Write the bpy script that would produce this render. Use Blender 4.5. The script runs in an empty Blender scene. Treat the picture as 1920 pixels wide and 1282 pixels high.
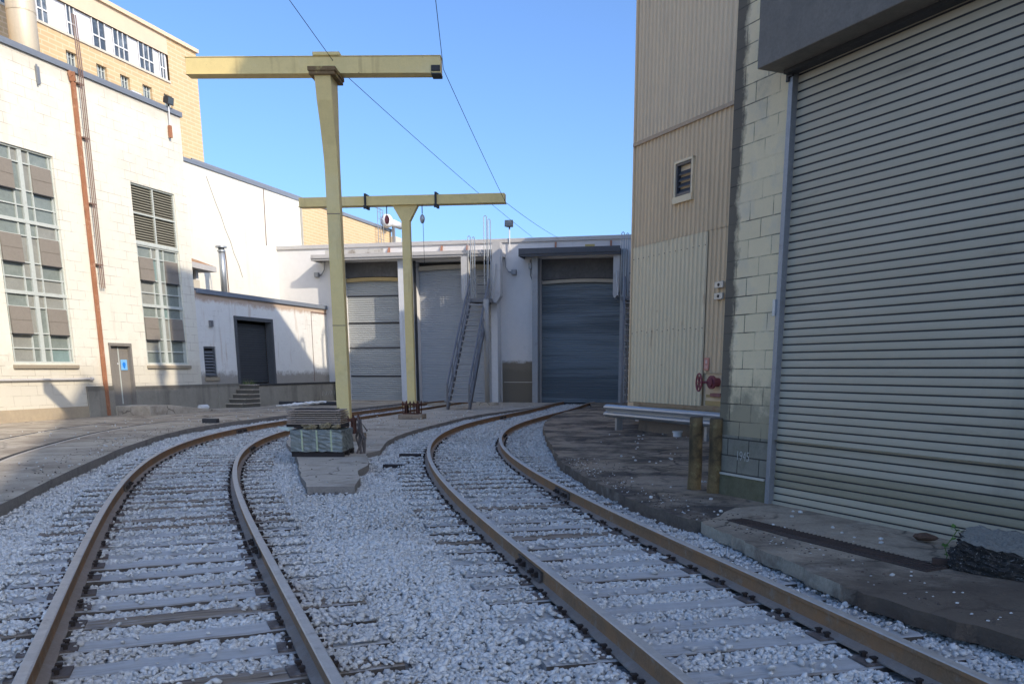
import bpy, bmesh, math, random
import numpy as np
from mathutils import Vector, Matrix
random.seed(7); RS = np.random.RandomState(5)
sc = bpy.context.scene
COL = sc.collection
R = math.radians
# ------------------------------------------------------------ camera
cam = bpy.data.cameras.new('camera'); camo = bpy.data.objects.new('camera', cam); COL.objects.link(camo)
cam.sensor_width = 36; cam.lens = 36*1650/1920; cam.shift_x = (960-1010)/1920; cam.shift_y = (1069.7-641)/1920
cam.clip_start = .05; cam.clip_end = 600
camo.location = (0, 0, 1.73); camo.rotation_euler = (R(90-12.959), 0, 0)
sc.camera = camo
# ------------------------------------------------------------ sky, sun, exposure
SAZ, SEL = 133.5, 31.4
S = Vector((math.sin(R(SAZ))*math.cos(R(SEL)), math.cos(R(SAZ))*math.cos(R(SEL)), math.sin(R(SEL))))
w = bpy.data.worlds.new('World'); sc.world = w; w.use_nodes = True
nt = w.node_tree; bg = nt.nodes['Background']; sk = nt.nodes.new('ShaderNodeTexSky'); sk.sky_type = 'NISHITA'
sk.sun_disc = False; sk.sun_elevation = R(SEL); sk.sun_rotation = R(SAZ); sk.air_density = .8; sk.dust_density = 2.3; sk.ozone_density = 7.5
nt.links.new(sk.outputs[0], bg.inputs[0]); bg.inputs[1].default_value = .15
sl = bpy.data.lights.new('sun', 'SUN'); sl.energy = 2.2; sl.angle = R(.55); sl.color = (1, .88, .72)
so = bpy.data.objects.new('sun', sl); COL.objects.link(so); so.rotation_euler = (-S).to_track_quat('-Z', 'Y').to_euler(); so.location = (20, -20, 30)
sc.view_settings.view_transform = 'Standard'; sc.view_settings.look = 'None'; sc.view_settings.exposure = .95; sc.view_settings.gamma = 1
try: sc.cycles.max_bounces = 6
except Exception: pass

# ------------------------------------------------------------ materials
def ramp(nt, src, p0, p1, c0=(0,0,0,1), c1=(1,1,1,1)):
    r = nt.nodes.new('ShaderNodeValToRGB'); e = r.color_ramp.elements
    e[0].position = p0; e[1].position = p1; e[0].color = c0; e[1].color = c1
    nt.links.new(src, r.inputs[0]); return r.outputs[0]
def mix(nt, fac, a, b, mode='MIX'):
    m = nt.nodes.new('ShaderNodeMix'); m.data_type = 'RGBA'; m.blend_type = mode
    for sock, v in ((m.inputs[0], fac), (m.inputs[6], a), (m.inputs[7], b)):
        if isinstance(v, (int, float)): sock.default_value = v
        elif isinstance(v, tuple): sock.default_value = (*v, 1) if len(v) == 3 else v
        else: nt.links.new(v, sock)
    return m.outputs[2]
def noise(nt, co, sc_, det=5, rough=.6, scale3=None, off=None):
    if scale3 or off:
        mp = nt.nodes.new('ShaderNodeMapping'); nt.links.new(co, mp.inputs[0])
        if scale3: mp.inputs['Scale'].default_value = scale3
        if off: mp.inputs['Location'].default_value = off
        co = mp.outputs[0]
    n = nt.nodes.new('ShaderNodeTexNoise'); n.inputs['Scale'].default_value = sc_; n.inputs['Detail'].default_value = det; n.inputs['Roughness'].default_value = rough
    nt.links.new(co, n.inputs['Vector']); return n.outputs[0]
def mul(nt, a, b):
    m = nt.nodes.new('ShaderNodeMath'); m.operation = 'MULTIPLY'
    for i, v in enumerate((a, b)):
        if isinstance(v, (int, float)): m.inputs[i].default_value = v
        else: nt.links.new(v, m.inputs[i])
    return m.outputs[0]
MATS = {}
def M(name, col, rough=.85, var=.12, vs=1.2, patches=(), streaks=(), bump=.15, bs=40, metal=0, joints=None, spec=.35, island=0, axis_scale=None, xgrime=(), bricktint=.55, cracks=None, bump2=0):
    """patches: (colour, noise scale, lo, hi, strength); streaks: same but stretched vertically; joints: (w,h,colour,strength,lo,hi,size)"""
    if name in MATS: return MATS[name]
    m = bpy.data.materials.new(name); m.use_nodes = True; nt = m.node_tree; b = nt.nodes['Principled BSDF']
    tc = nt.nodes.new('ShaderNodeTexCoord').outputs['Object']
    if axis_scale:
        mp = nt.nodes.new('ShaderNodeMapping'); nt.links.new(tc, mp.inputs[0]); mp.inputs['Scale'].default_value = axis_scale; tcn = mp.outputs[0]
    else: tcn = tc
    n1 = noise(nt, tcn, vs, 8, .65)
    lo = tuple(c*(1-var) for c in col); hi = tuple(min(1, c*(1+var)) for c in col)
    c = mix(nt, ramp(nt, n1, .3, .7), lo, hi)
    fine = noise(nt, tcn, bs, 4, .7)
    mid = noise(nt, tcn, vs*5, 6, .75, off=(9.1, 2.2, 6.3))
    c = mix(nt, .45, c, mix(nt, ramp(nt, mid, .35, .66), tuple(x*(1-var*1.6) for x in col), tuple(min(1, x*(1+var*1.2)) for x in col)))
    c = mix(nt, .40, c, mix(nt, ramp(nt, fine, .35, .68), tuple(x*(1-var) for x in col), tuple(min(1, x*(1+var)) for x in col)))
    if island:
        g = nt.nodes.new('ShaderNodeNewGeometry')
        c = mix(nt, island, c, ramp(nt, g.outputs['Random Per Island'], 0, 1, (*[x*.55 for x in col], 1), (*[min(1, x*1.35) for x in col], 1)))
    k = 0
    for (pc, s, l, h, st) in patches:
        k += 1; n = noise(nt, tcn, s, 7, .68, off=(k*7.3, k*3.1, k*5.7))
        c = mix(nt, mul(nt, ramp(nt, n, l, h), st), c, pc)
    for (pc, s, l, h, st) in streaks:
        k += 1; n = noise(nt, tc, s, 6, .6, scale3=(1, 1, .09), off=(k*4.3, k*2.1, k*.7))
        c = mix(nt, mul(nt, ramp(nt, n, l, h), st), c, pc)
    if cracks:   # (scale, width, colour, strength)
        cs, cw, cc, cst = cracks; mpv = nt.nodes.new('ShaderNodeVectorMath'); mpv.operation = 'ADD'
        nz = nt.nodes.new('ShaderNodeTexNoise'); nz.inputs['Scale'].default_value = 2.2; nz.inputs['Detail'].default_value = 6; nt.links.new(tc, nz.inputs['Vector'])
        vs_ = nt.nodes.new('ShaderNodeVectorMath'); vs_.operation = 'SCALE'; vs_.inputs['Scale'].default_value = .5; nt.links.new(nz.outputs['Color'], vs_.inputs[0])
        nt.links.new(tc, mpv.inputs[0]); nt.links.new(vs_.outputs[0], mpv.inputs[1])
        vo = nt.nodes.new('ShaderNodeTexVoronoi'); vo.feature = 'DISTANCE_TO_EDGE'; vo.inputs['Scale'].default_value = cs; nt.links.new(mpv.outputs[0], vo.inputs['Vector'])
        c = mix(nt, mul(nt, mul(nt, ramp(nt, vo.outputs['Distance'], 0, cw, (1,1,1,1), (0,0,0,1)), ramp(nt, noise(nt, tc, .6, 4, .6, off=(5,5,5)), .42, .55)), cst), c, cc)
    for (x0, x1, zc, gc, gs_) in xgrime:   # stain fixed to a strip of the wall, from x0 (strong) to x1 (none)
        sp0 = nt.nodes.new('ShaderNodeSeparateXYZ'); nt.links.new(tc, sp0.inputs[0]); mr = nt.nodes.new('ShaderNodeMapRange'); nt.links.new(sp0.outputs[zc], mr.inputs[0])
        mr.inputs[1].default_value = x1; mr.inputs[2].default_value = x0
        ad = nt.nodes.new('ShaderNodeMath'); ad.operation = 'ADD'; nt.links.new(mr.outputs[0], ad.inputs[0]); nt.links.new(noise(nt, tc, 3.2, 7, .75, off=(2, 8, 5)), ad.inputs[1])
        c = mix(nt, mul(nt, ramp(nt, ad.outputs[0], .70, 1.5), gs_), c, gc)
    hgt = fine
    if joints:
        jw, jh, jc, js, jl, jhh, sz = joints
        sp = nt.nodes.new('ShaderNodeSeparateXYZ'); nt.links.new(tc, sp.inputs[0])
        cb = nt.nodes.new('ShaderNodeCombineXYZ'); nt.links.new(sp.outputs[0], cb.inputs[0]); nt.links.new(sp.outputs[2], cb.inputs[1])
        br = nt.nodes.new('ShaderNodeTexBrick'); nt.links.new(cb.outputs[0], br.inputs[0]); br.inputs['Scale'].default_value = 1
        br.inputs['Brick Width'].default_value = jw; br.inputs['Row Height'].default_value = jh; br.inputs['Mortar Size'].default_value = sz; br.inputs['Mortar Smooth'].default_value = .3
        br.inputs['Color1'].default_value = (.86, .86, .86, 1); br.inputs['Color2'].default_value = (1, 1, 1, 1); br.inputs['Mortar'].default_value = (1, 1, 1, 1)
        c = mix(nt, bricktint, c, br.outputs[0], 'MULTIPLY')
        msk = ramp(nt, noise(nt, tc, 1.1, 6, .7, off=(3, 9, 1)), jl, jhh)
        f = mul(nt, br.outputs['Fac'], msk); c = mix(nt, mul(nt, f, js), c, jc)
        mm = nt.nodes.new('ShaderNodeMath'); mm.operation = 'SUBTRACT'; nt.links.new(mul(nt, fine, .35), mm.inputs[0]); nt.links.new(mul(nt, br.outputs['Fac'], .8), mm.inputs[1]); hgt = mm.outputs[0]
    nt.links.new(c, b.inputs['Base Color']); b.inputs['Roughness'].default_value = rough; b.inputs['Metallic'].default_value = metal
    b.inputs['Specular IOR Level'].default_value = spec
    if bump2:
        ad2 = nt.nodes.new('ShaderNodeMath'); ad2.operation = 'MULTIPLY_ADD'; nt.links.new(noise(nt, tc, 5, 8, .7), ad2.inputs[0]); ad2.inputs[1].default_value = bump2; nt.links.new(hgt, ad2.inputs[2]); hgt = ad2.outputs[0]
    if bump:
        bp = nt.nodes.new('ShaderNodeBump'); bp.inputs['Strength'].default_value = bump; bp.inputs['Distance'].default_value = .02
        nt.links.new(hgt, bp.inputs['Height']); nt.links.new(bp.outputs[0], b.inputs['Normal'])
    MATS[name] = m; return m
whitewall = M('white_painted_block', (.77, .735, .615), .8, .05, .7, [((.56, .50, .40), 1.3, .60, .78, .5), ((.66, .58, .45), .5, .5, .75, .5)], [((.50, .42, .31), 2.2, .60, .78, .5)], .25, 60, joints=(.62, .3, (.36, .31, .24), .75, .44, .58, .010), bricktint=.2, xgrime=((1.0, 2.4, 2, (.52, .46, .35), .45), (11, 10.3, 2, (.50, .43, .33), .35)))
whitewall2 = M('white_painted_stucco', (.77, .735, .62), .8, .05, .7, [((.55, .50, .42), 1.0, .60, .78, .5)], [((.55, .48, .38), 2.2, .60, .78, .45)], .2, 60, joints=(.62, .3, (.42, .37, .30), .6, .54, .66, .009), bricktint=.15)
lowwall = M('white_peeling_block', (.74, .73, .68), .8, .05, .9, [((.40, .36, .30), 1.3, .62, .76, .55)], [((.42, .27, .15), 3, .60, .72, .6), ((.34, .31, .27), 2, .62, .78, .55)], .25, 60, joints=(.42, .21, (.28, .25, .21), .7, .54, .66, .010), bricktint=.25, xgrime=((4.7, 4.15, 2, (.40, .24, .13), .7), (1.05, 1.75, 2, (.22, .19, .15), .75)))
backwall = M('pale_painted_block', (.70, .68, .65), .8, .06, .8, [((.48, .46, .44), 1.4, .62, .8, .5)], [((.45, .40, .35), 2, .64, .8, .4)], .2, 50)
plinthm = M('plinth_concrete', (.30, .275, .22), .9, .18, .9, [((.14, .13, .10), 1.5, .55, .75, .6)], [((.10, .09, .075), 1.2, .52, .72, .65)], .3, 45, xgrime=((1.12, .9, 2, (.11, .10, .08), .6),))
concrete = M('old_concrete', (.51, .435, .325), .9, .26, .8, [((.22, .17, .12), .7, .42, .62, .75), ((.56, .50, .40), 2.5, .56, .68, .6), ((.11, .09, .07), 1.7, .60, .72, .6)], (), .8, 35, cracks=(.45, .02, (.07, .055, .045), .9), bump2=2.0)
islandc = M('island_concrete', (.52, .455, .36), .9, .2, .9, [((.23, .18, .13), 1.1, .48, .66, .65), ((.56, .52, .45), 2.2, .58, .72, .5)], (), .8, 40, cracks=(.7, .018, (.09, .07, .055), .9), bump2=1.5)
sidec = M('dirty_concrete', (.36, .285, .205), .92, .34, .9, [((.065, .052, .042), .7, .44, .58, .9), ((.36, .27, .17), .55, .55, .70, .7), ((.42, .38, .32), 3.5, .60, .70, .6), ((.045, .038, .034), 2.6, .56, .66, .7)], (), 1.0, 30, cracks=(.8, .03, (.04, .033, .028), .9), bump2=3.0)
slabc = M('worn_slab', (.42, .34, .245), .9, .26, .9, [((.12, .095, .07), 1.1, .46, .64, .8), ((.50, .45, .37), 2.0, .58, .72, .5), ((.20, .13, .08), 2.9, .56, .7, .6)], (), .9, 30, cracks=(.9, .025, (.05, .04, .03), .9), bump2=3.0, xgrime=((5.4, 7.4, 1, (.12, .088, .062), .8),))
blockedge = M('beige_painted_block', (.86, .685, .41), .85, .07, .9, [((.30, .27, .21), 1.1, .60, .78, .6), ((.58, .52, .42), 3, .5, .7, .4)], [((.15, .135, .11), 2.6, .60, .78, .6)], .6, 50, joints=(.42, .215, (.07, .06, .045), .95, .42, .60, .0075), xgrime=((-1.06, -.72, 0, (.12, .10, .075), .95), (.55, 1.9, 2, (.20, .18, .12), .7)), bricktint=.35)
mossc = M('mossy_concrete_foot', (.17, .155, .09), .92, .25, 1.4, [((.08, .085, .035), 2.1, .48, .68, .7), ((.30, .28, .22), 4, .6, .75, .4)], [((.06, .055, .035), 3, .55, .75, .6)], .7, 40)
shutter = M('galvanised_shutter', (.48, .415, .295), .55, .07, .8, [((.26, .22, .15), 1.3, .58, .70, .5), ((.62, .56, .44), .5, .5, .8, .4)], [((.22, .20, .15), 1.2, .60, .78, .45)], .14, 60, metal=.05, axis_scale=(.5, 1, 2.2), bump2=2.5)
shutterlow = M('algae_stained_shutter', (.34, .295, .195), .55, .18, 1.2, [((.20, .18, .10), 1.4, .5, .72, .6)], (), .05, 60, metal=.1, axis_scale=(.4, 1, 3))
shutter_far = M('grey_shutter', (.42, .43, .41), .5, .12, .9, [((.20, .21, .22), .8, .55, .72, .5)], (), .05, 40, metal=.2, axis_scale=(.15, 1, 2.5))
shutter_pale = M('pale_shutter', (.44, .45, .45), .6, .06, .9, (), (), .03, 40, metal=.1, axis_scale=(.2, 1, 2.0))
shutter_blue = M('blue_grey_shutter', (.20, .235, .25), .5, .15, .9, [((.10, .115, .125), 1.0, .50, .60, .75)], (), .04, 40, metal=.2, axis_scale=(.06, 1, 1.6))
shutter_dark = M('dark_shutter', (.05, .055, .06), .6, .15, .9, (), (), .04, 40)
hoodm = M('dull_steel_hood', (.19, .165, .13), .6, .25, 1.5, [((.28, .25, .20), 2, .55, .75, .5)], [((.10, .09, .075), 2.5, .5, .75, .5)], .08, 30)
steel = M('grey_steel', (.30, .31, .32), .5, .15, 3, [((.20, .17, .14), 5, .6, .75, .5)], (), .08, 40, metal=.5)
galv = M('galvanised_steel', (.42, .45, .47), .42, .12, 4, [((.28, .28, .28), 3, .6, .75, .5)], (), .06, 40, metal=.6)
stairm = M('grey_painted_steel', (.20, .20, .205), .5, .15, 3, [((.30, .27, .24), 6, .64, .76, .4)], (), .06, 40, metal=.3)
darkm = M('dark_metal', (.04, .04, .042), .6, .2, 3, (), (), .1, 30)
blueflash = M('blue_grey_flashing', (.19, .215, .25), .6, .12, 2, [((.30, .29, .28), 2, .6, .75, .4)], (), .08, 30)
greyflash = M('pale_flashing', (.50, .48, .45), .6, .12, 2, [((.30, .28, .25), 2, .58, .75, .5)], (), .08, 30)
brickm = M('buff_brick', (.60, .43, .235), .85, .10, .8, [((.48, .33, .17), 1.0, .55, .75, .5)], (), .15, 60, joints=(.8, .2, (.72, .58, .40), .5, .2, .4, .03))
brickplain = M('buff_parapet', (.66, .52, .36), .85, .08, .5, [((.66, .46, .34), .4, .5, .7, .6)], (), .1, 60)
darkbrick = M('dark_brick', (.10, .085, .075), .9, .2, 2, (), (), .3, 40, joints=(.22, .075, (.25, .22, .2), .6, .1, .3, .012))
glass_a = M('greenish_glass', (.22, .25, .22), .18, .2, 1.3, [((.34, .37, .32), 2, .5, .75, .5)], (), .02, 30, spec=.6)
glass_b = M('teal_glass', (.22, .30, .28), .2, .15, 2, (), (), .02, 30, spec=.6)
glass_c = M('dusty_glass', (.29, .29, .25), .3, .15, 2, [((.18, .18, .16), 2, .5, .7, .5)], (), .02, 30, spec=.5)
hopper = M('brown_grey_vent_panel', (.25, .22, .18), .7, .12, 2, (), (), .08, 30)
frame_w = M('pale_window_frame', (.52, .55, .50), .6, .1, 3, [((.32, .31, .26), 5, .56, .72, .5)], (), .08, 30)
louvm = M('louver_slat', (.25, .235, .18), .7, .15, 3, (), (), .08, 30)
sillm = M('brown_sill', (.33, .28, .20), .85, .2, 3, (), (), .2, 30)
doorm = M('olive_grey_door', (.23, .21, .18), .6, .15, 2, (), [((.12, .11, .1), 3, .6, .75, .4)], .05, 30)
bluem = M('blue_sign_print', (.02, .22, .72), .4, .05, 3, (), (), 0)
bluepale = M('pale_blue_sign', (.22, .50, .85), .4, .25, 6, (), (), 0)
whitem = M('white_paint', (.72, .72, .70), .5, .06, 3, [((.45, .42, .38), 3, .6, .8, .4)], (), .05, 40)
rustpipe = M('rusty_downpipe', (.36, .16, .085), .85, .3, 2.5, [((.62, .40, .26), 3, .55, .72, .7), ((.12, .06, .04), 4, .6, .75, .6)], (), .3, 40)
brownpipe = M('brown_conduit', (.22, .145, .115), .7, .2, 3, (), (), .1, 40)
yellow = M('yellow_crane_paint', (.76, .60, .26), .6, .08, 1.0, [((.50, .39, .17), 1.5, .55, .75, .5), ((.12, .06, .03), 7, .70, .74, .9), ((.74, .66, .40), .8, .5, .75, .5)], [((.42, .28, .12), 3, .60, .72, .55)], .12, 40)
yellowplate = M('yellow_rusty_edge', (.20, .13, .06), .8, .3, 5, [((.5, .4, .15), 3, .5, .6, .8)], (), .3, 40)
rust = M('dark_red_rust', (.11, .048, .032), .9, .35, 7, [((.05, .03, .025), 6, .5, .7, .7)], (), .5, 40)
railside = M('rusty_rail_web', (.27, .165, .09), .85, .25, 5, [((.38, .19, .08), 3, .45, .65, .7), ((.34, .29, .23), 6, .55, .7, .6)], (), .4, 60)
railhead = M('worn_rail_head', (.50, .45, .385), .5, .15, 4, [((.58, .54, .48), 9, .5, .65, .6), ((.20, .15, .11), 5, .58, .7, .5)], (), .2, 90, metal=.3)
railfoot = M('dusty_rail_foot', (.31, .25, .20), .9, .2, 6, [((.34, .31, .28), 8, .5, .7, .6)], (), .3, 60)
platem = M('dark_tie_plate', (.13, .105, .09), .9, .3, 9, [((.30, .28, .26), 10, .52, .68, .6)], (), .4, 60)
spikem = M('dark_spike', (.035, .026, .022), .9, .3, 9, (), (), .3, 60)
tiem = M('weathered_sleeper', (.52, .505, .47), .92, .22, 2.2, [((.58, .59, .59), 3.5, .45, .65, .7), ((.20, .155, .11), 1.3, .58, .70, .75), ((.10, .08, .065), 9, .62, .72, .6)], (), .6, 50, axis_scale=(.3, 4, 4))
tieworn = M('bare_brown_sleeper', (.27, .21, .15), .92, .3, 2.2, [((.45, .445, .43), 2.5, .50, .62, .85), ((.07, .05, .04), 8, .55, .63, .85)], (), .6, 50, axis_scale=(.35, 3, 3))
sideshade = M('shaded_sleeper_side', (.10, .085, .07), .95, .3, 4, (), (), .4, 50)  # dark sleeper sides, with their shade painted into the colour
stonem = M('crushed_marble', (.62, .61, .57), .8, .10, 20, [((.70, .72, .72), 9, .6, .7, .4), ((.40, .345, .28), .55, .52, .74, .55), ((.30, .27, .235), 7, .64, .70, .5)], (), .15, 120, island=.5)
bedm = M('ballast_bed', (.40, .40, .39), .95, .35, 26, [((.10, .10, .105), 34, .5, .62, .8), ((.50, .51, .52), 30, .55, .65, .8)], (), 1.0, 45)
soil = M('dirt', (.13, .11, .09), .95, .3, 2, (), (), .5, 30)
sheet_hi = M('tan_cladding', (.74, .575, .37), .6, .05, .6, (), [((.52, .42, .29), 3, .5, .75, .5), ((.40, .29, .18), 5, .66, .78, .4)], .03, 40)
sheet_mid = M('sand_cladding', (.74, .555, .34), .6, .05, .6, (), [((.50, .38, .24), 3, .5, .75, .5)], .03, 40)
sheet_lo = M('cream_cladding', (.79, .66, .435), .6, .05, .6, [((.32, .16, .07), 4.5, .66, .74, .7)], [((.36, .18, .08), 6, .64, .72, .75)], .03, 40)
tanconc = M('tan_foundation', (.24, .19, .14), .9, .15, 1.5, [((.12, .10, .085), 2, .55, .7, .5)], (), .3, 40)
redpaint = M('faded_red_paint', (.30, .085, .095), .6, .2, 6, [((.16, .05, .05), 8, .55, .7, .6)], (), .2, 40)
pinksign = M('faded_red_sign', (.62, .27, .20), .6, .1, 6, (), (), 0)
wood = M('bollard_timber', (.21, .145, .065), .9, .3, 2, [((.06, .045, .025), 3, .44, .60, .85), ((.33, .27, .12), 6, .6, .72, .6)], [((.05, .04, .025), 7, .5, .7, .7)], .7, 40)
plankm = M('stacked_board', (.34, .27, .21), .9, .25, 2, [((.36, .32, .28), 3, .5, .7, .6)], (), .4, 50, axis_scale=(.4, 3, 3))
darkwood = M('dark_pallet_wood', (.035, .03, .028), .9, .25, 4, (), (), .3, 50)
wrapm = M('clouded_plastic_wrap', (.20, .215, .19), .3, .3, 3, [((.36, .42, .39), 4, .56, .70, .6), ((.08, .10, .10), 2.2, .48, .62, .7)], [((.42, .48, .45), 6, .55, .7, .5)], .35, 14, spec=.6)
strapm = M('pale_green_strap', (.42, .47, .30), .5, .1, 4, (), (), 0)
rubblem = M('yellow_brown_rubble', (.27, .215, .12), .9, .35, 5, [((.10, .08, .06), 6, .5, .7, .7)], (), .6, 40)
canvasm = M('grey_canvas_skirt', (.13, .125, .12), .85, .2, 1.5, [((.20, .19, .18), 2, .5, .7, .6)], (), .4, 12)
beamwood = M('yellow_timber_beam', (.50, .36, .16), .8, .15, 3, (), (), .1, 30)
beampale = M('pale_timber_beam', (.46, .40, .31), .8, .15, 3, (), (), .1, 30)
rustroof = M('rusted_sheet_roof', (.40, .22, .11), .85, .25, 3, [((.55, .45, .33), 2, .5, .7, .6)], (), .2, 40)
creamm = M('cream_paint', (.58, .53, .43), .8, .1, 2, (), (), .1, 40)
aggm = M('broken_asphalt', (.055, .05, .045), .95, .4, 25, [((.50, .48, .44), 48, .60, .64, .9), ((.16,.13,.10), 20, .55, .62, .7)], (), 1.0, 45)
asphtop = M('asphalt_top', (.25, .24, .205), .95, .3, 30, [((.05, .05, .05), 30, .6, .68, .8)], (), .8, 60)
leafm = M('leaf', (.10, .19, .035), .6, .3, 12, (), (), .1, 40)
dryleaf = M('dry_weed', (.30, .27, .12), .8, .3, 12, (), (), .1, 40)
gratem = M('rusty_grate', (.075, .055, .045), .9, .4, 6, [((.11, .07, .05), 8, .5, .65, .7)], (), .5, 60)
ductm = M('beige_duct', (.55, .47, .34), .5, .08, 1, (), [((.40, .33, .24), 2, .5, .7, .6)], .05, 30, metal=.2)
winpanel = M('pale_window_panel', (.66, .65, .66), .5, .06, 1, (), (), .03, 30)
darkglass = M('dark_glass', (.07, .085, .10), .12, .3, 1.5, [((.24, .28, .31), 1.5, .5, .65, .6)], (), .02, 30, spec=.7)
chalk = M('chalk', (.48, .46, .40), .95, .1, 30, (), (), 0)
tarm = M('dark_rail_groove', (.035, .03, .027), .9, .3, 5, (), (), .3, 60)

# ------------------------------------------------------------ mesh builder
class MB:
    def __init__(s): s.v = []; s.f = []; s.m = []
    def add(s, vs, fs, mi=0):
        o = len(s.v); s.v += [tuple(p) for p in vs]
        for f in fs: s.f.append(tuple(i+o for i in f)); s.m.append(mi)
        return s
    def box(s, x0, x1, y0, y1, z0, z1, mi=0):
        return s.add([(x0,y0,z0),(x1,y0,z0),(x1,y1,z0),(x0,y1,z0),(x0,y0,z1),(x1,y0,z1),(x1,y1,z1),(x0,y1,z1)],
              [(0,3,2,1),(4,5,6,7),(0,1,5,4),(1,2,6,5),(2,3,7,6),(3,0,4,7)], mi)
    def bar(s, p, q, wd, ht, mi=0, up=(0,0,1)):
        p = Vector(p); q = Vector(q); d = (q-p).normalized(); u = Vector(up)
        if abs(d.dot(u)) > .98: u = Vector((1,0,0))
        a = d.cross(u).normalized(); b = a.cross(d).normalized(); a *= wd/2; b *= ht/2
        vs = [p-a-b, p+a-b, p+a+b, p-a+b, q-a-b, q+a-b, q+a+b, q-a+b]
        return s.add(vs, [(0,1,2,3),(7,6,5,4),(0,4,5,1),(1,5,6,2),(2,6,7,3),(3,7,4,0)], mi)
    def tube(s, pts, r, n=8, mi=0, r2=None):
        pts = [Vector(p) for p in pts]; rings = []
        ref = None
        for i, p in enumerate(pts):
            d = (pts[min(i+1, len(pts)-1)] - pts[max(i-1, 0)]).normalized()
            if ref is None: ref = Vector((0,0,1)) if abs(d.z) < .9 else Vector((1,0,0))
            a = d.cross(ref).normalized(); b = a.cross(d).normalized(); ref = b
            rr = r if r2 is None else r + (r2-r)*i/(len(pts)-1)
            rings.append([p + a*rr*math.cos(2*math.pi*k/n) + b*rr*math.sin(2*math.pi*k/n) for k in range(n)])
        vs = [q for g in rings for q in g]; fs = []
        for i in range(len(pts)-1):
            for k in range(n): fs.append((i*n+k, i*n+(k+1)%n, (i+1)*n+(k+1)%n, (i+1)*n+k))
        fs.append(tuple(range(n-1, -1, -1))); fs.append(tuple((len(pts)-1)*n+k for k in range(n)))
        return s.add(vs, fs, mi)
    def prism(s, poly, z0, z1, mi=0, top=None, ztop=None):
        n = len(poly); a = sum(poly[i][0]*poly[(i+1)%n][1]-poly[(i+1)%n][0]*poly[i][1] for i in range(n))
        if a < 0: poly = poly[::-1]; ztop = ztop[::-1] if ztop else None
        zt = ztop or [z1]*n
        vs = [(x, y, z0) for x, y in poly] + [(p[0], p[1], z) for p, z in zip(poly, zt)]
        s.add(vs, [tuple(range(n-1, -1, -1))] + [(i, (i+1)%n, n+(i+1)%n, n+i) for i in range(n)], mi)
        s.add(vs[n:], [tuple(range(n))], mi if top is None else top); return s
    def wall(s, x0, x1, z0, z1, holes=(), y=0, dep=.25, mi=0, rmi=None):
        xs = sorted({x0, x1, *[h[0] for h in holes], *[h[1] for h in holes]}); zs = sorted({z0, z1, *[h[2] for h in holes], *[h[3] for h in holes]})
        for a, b in zip(xs[:-1], xs[1:]):
            for c, d in zip(zs[:-1], zs[1:]):
                mx, mz = (a+b)/2, (c+d)/2
                if any(h[0] < mx < h[1] and h[2] < mz < h[3] for h in holes): continue
                s.add([(a,y,c),(b,y,c),(b,y,d),(a,y,d)], [(0,1,2,3)], mi)
        rm = mi if rmi is None else rmi
        for a, b, c, d in holes:
            s.add([(a,y,c),(a,y+dep,c),(a,y+dep,d),(a,y,d)], [(0,1,2,3)], rm); s.add([(b,y,c),(b,y+dep,c),(b,y+dep,d),(b,y,d)], [(3,2,1,0)], rm)
            s.add([(a,y,d),(b,y,d),(b,y+dep,d),(a,y+dep,d)], [(3,2,1,0)], rm); s.add([(a,y,c),(b,y,c),(b,y+dep,c),(a,y+dep,c)], [(0,1,2,3)], rm)
        return s
    def slats(s, x0, x1, z0, z1, pitch, y=0, amp=.012, gap=.009, gm=None, mi=0, low=None):
        n = max(1, round((z1-z0)/pitch)); p = (z1-z0)/n
        for i in range(n):
            z = z0+i*p; m_ = mi
            if low and low[0] <= i < low[1]: m_ = low[2]
            sag = random.uniform(-.001, .001)
            pr = [(y+amp, z), (y+amp, z+gap), (y+sag, z+gap*1.5), (y-amp*.55+sag, z+p*.35), (y-amp*.55+sag, z+p*.62), (y+sag, z+p-gap*.4), (y+amp, z+p)]
            vs = [(x, a, b) for a, b in pr for x in (x0, x1)]
            for k in range(len(pr)-1): s.add([vs[2*k], vs[2*k+1], vs[2*k+3], vs[2*k+2]], [(0,1,2,3)], gm if (gm is not None and k in (0, 1)) else m_)
        return s
    def corr(s, x0, x1, z0, z1, pitch=.165, y=0, amp=.035, mi=0, flip=1):
        n = max(1, round((x1-x0)/pitch)); p = (x1-x0)/n; pts = []
        for i in range(n):
            x = x0+i*p; pts += [(x, y), (x+p*.52, y), (x+p*.66, y-amp), (x+p*.86, y-amp)]
        pts.append((x1, y))
        for (a, ya), (b, yb) in zip(pts[:-1], pts[1:]): s.add([(a,ya,z0),(b,yb,z0),(b,yb,z1),(a,ya,z1)], [(0,1,2,3)], mi)
        return s
    def blob(s, c, sx, sy, sz, seed=0, mi=0, jit=.25, sub=1):
        bm = bmesh.new(); bmesh.ops.create_icosphere(bm, subdivisions=sub, radius=1); rn = random.Random(seed)
        vs = [(c[0]+v.co.x*sx*(1+rn.uniform(-jit, jit)), c[1]+v.co.y*sy*(1+rn.uniform(-jit, jit)), c[2]+v.co.z*sz*(1+rn.uniform(-jit, jit))) for v in bm.verts]
        fs = [tuple(v.index for v in f.verts) for f in bm.faces]; bm.free(); return s.add(vs, fs, mi)
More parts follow.
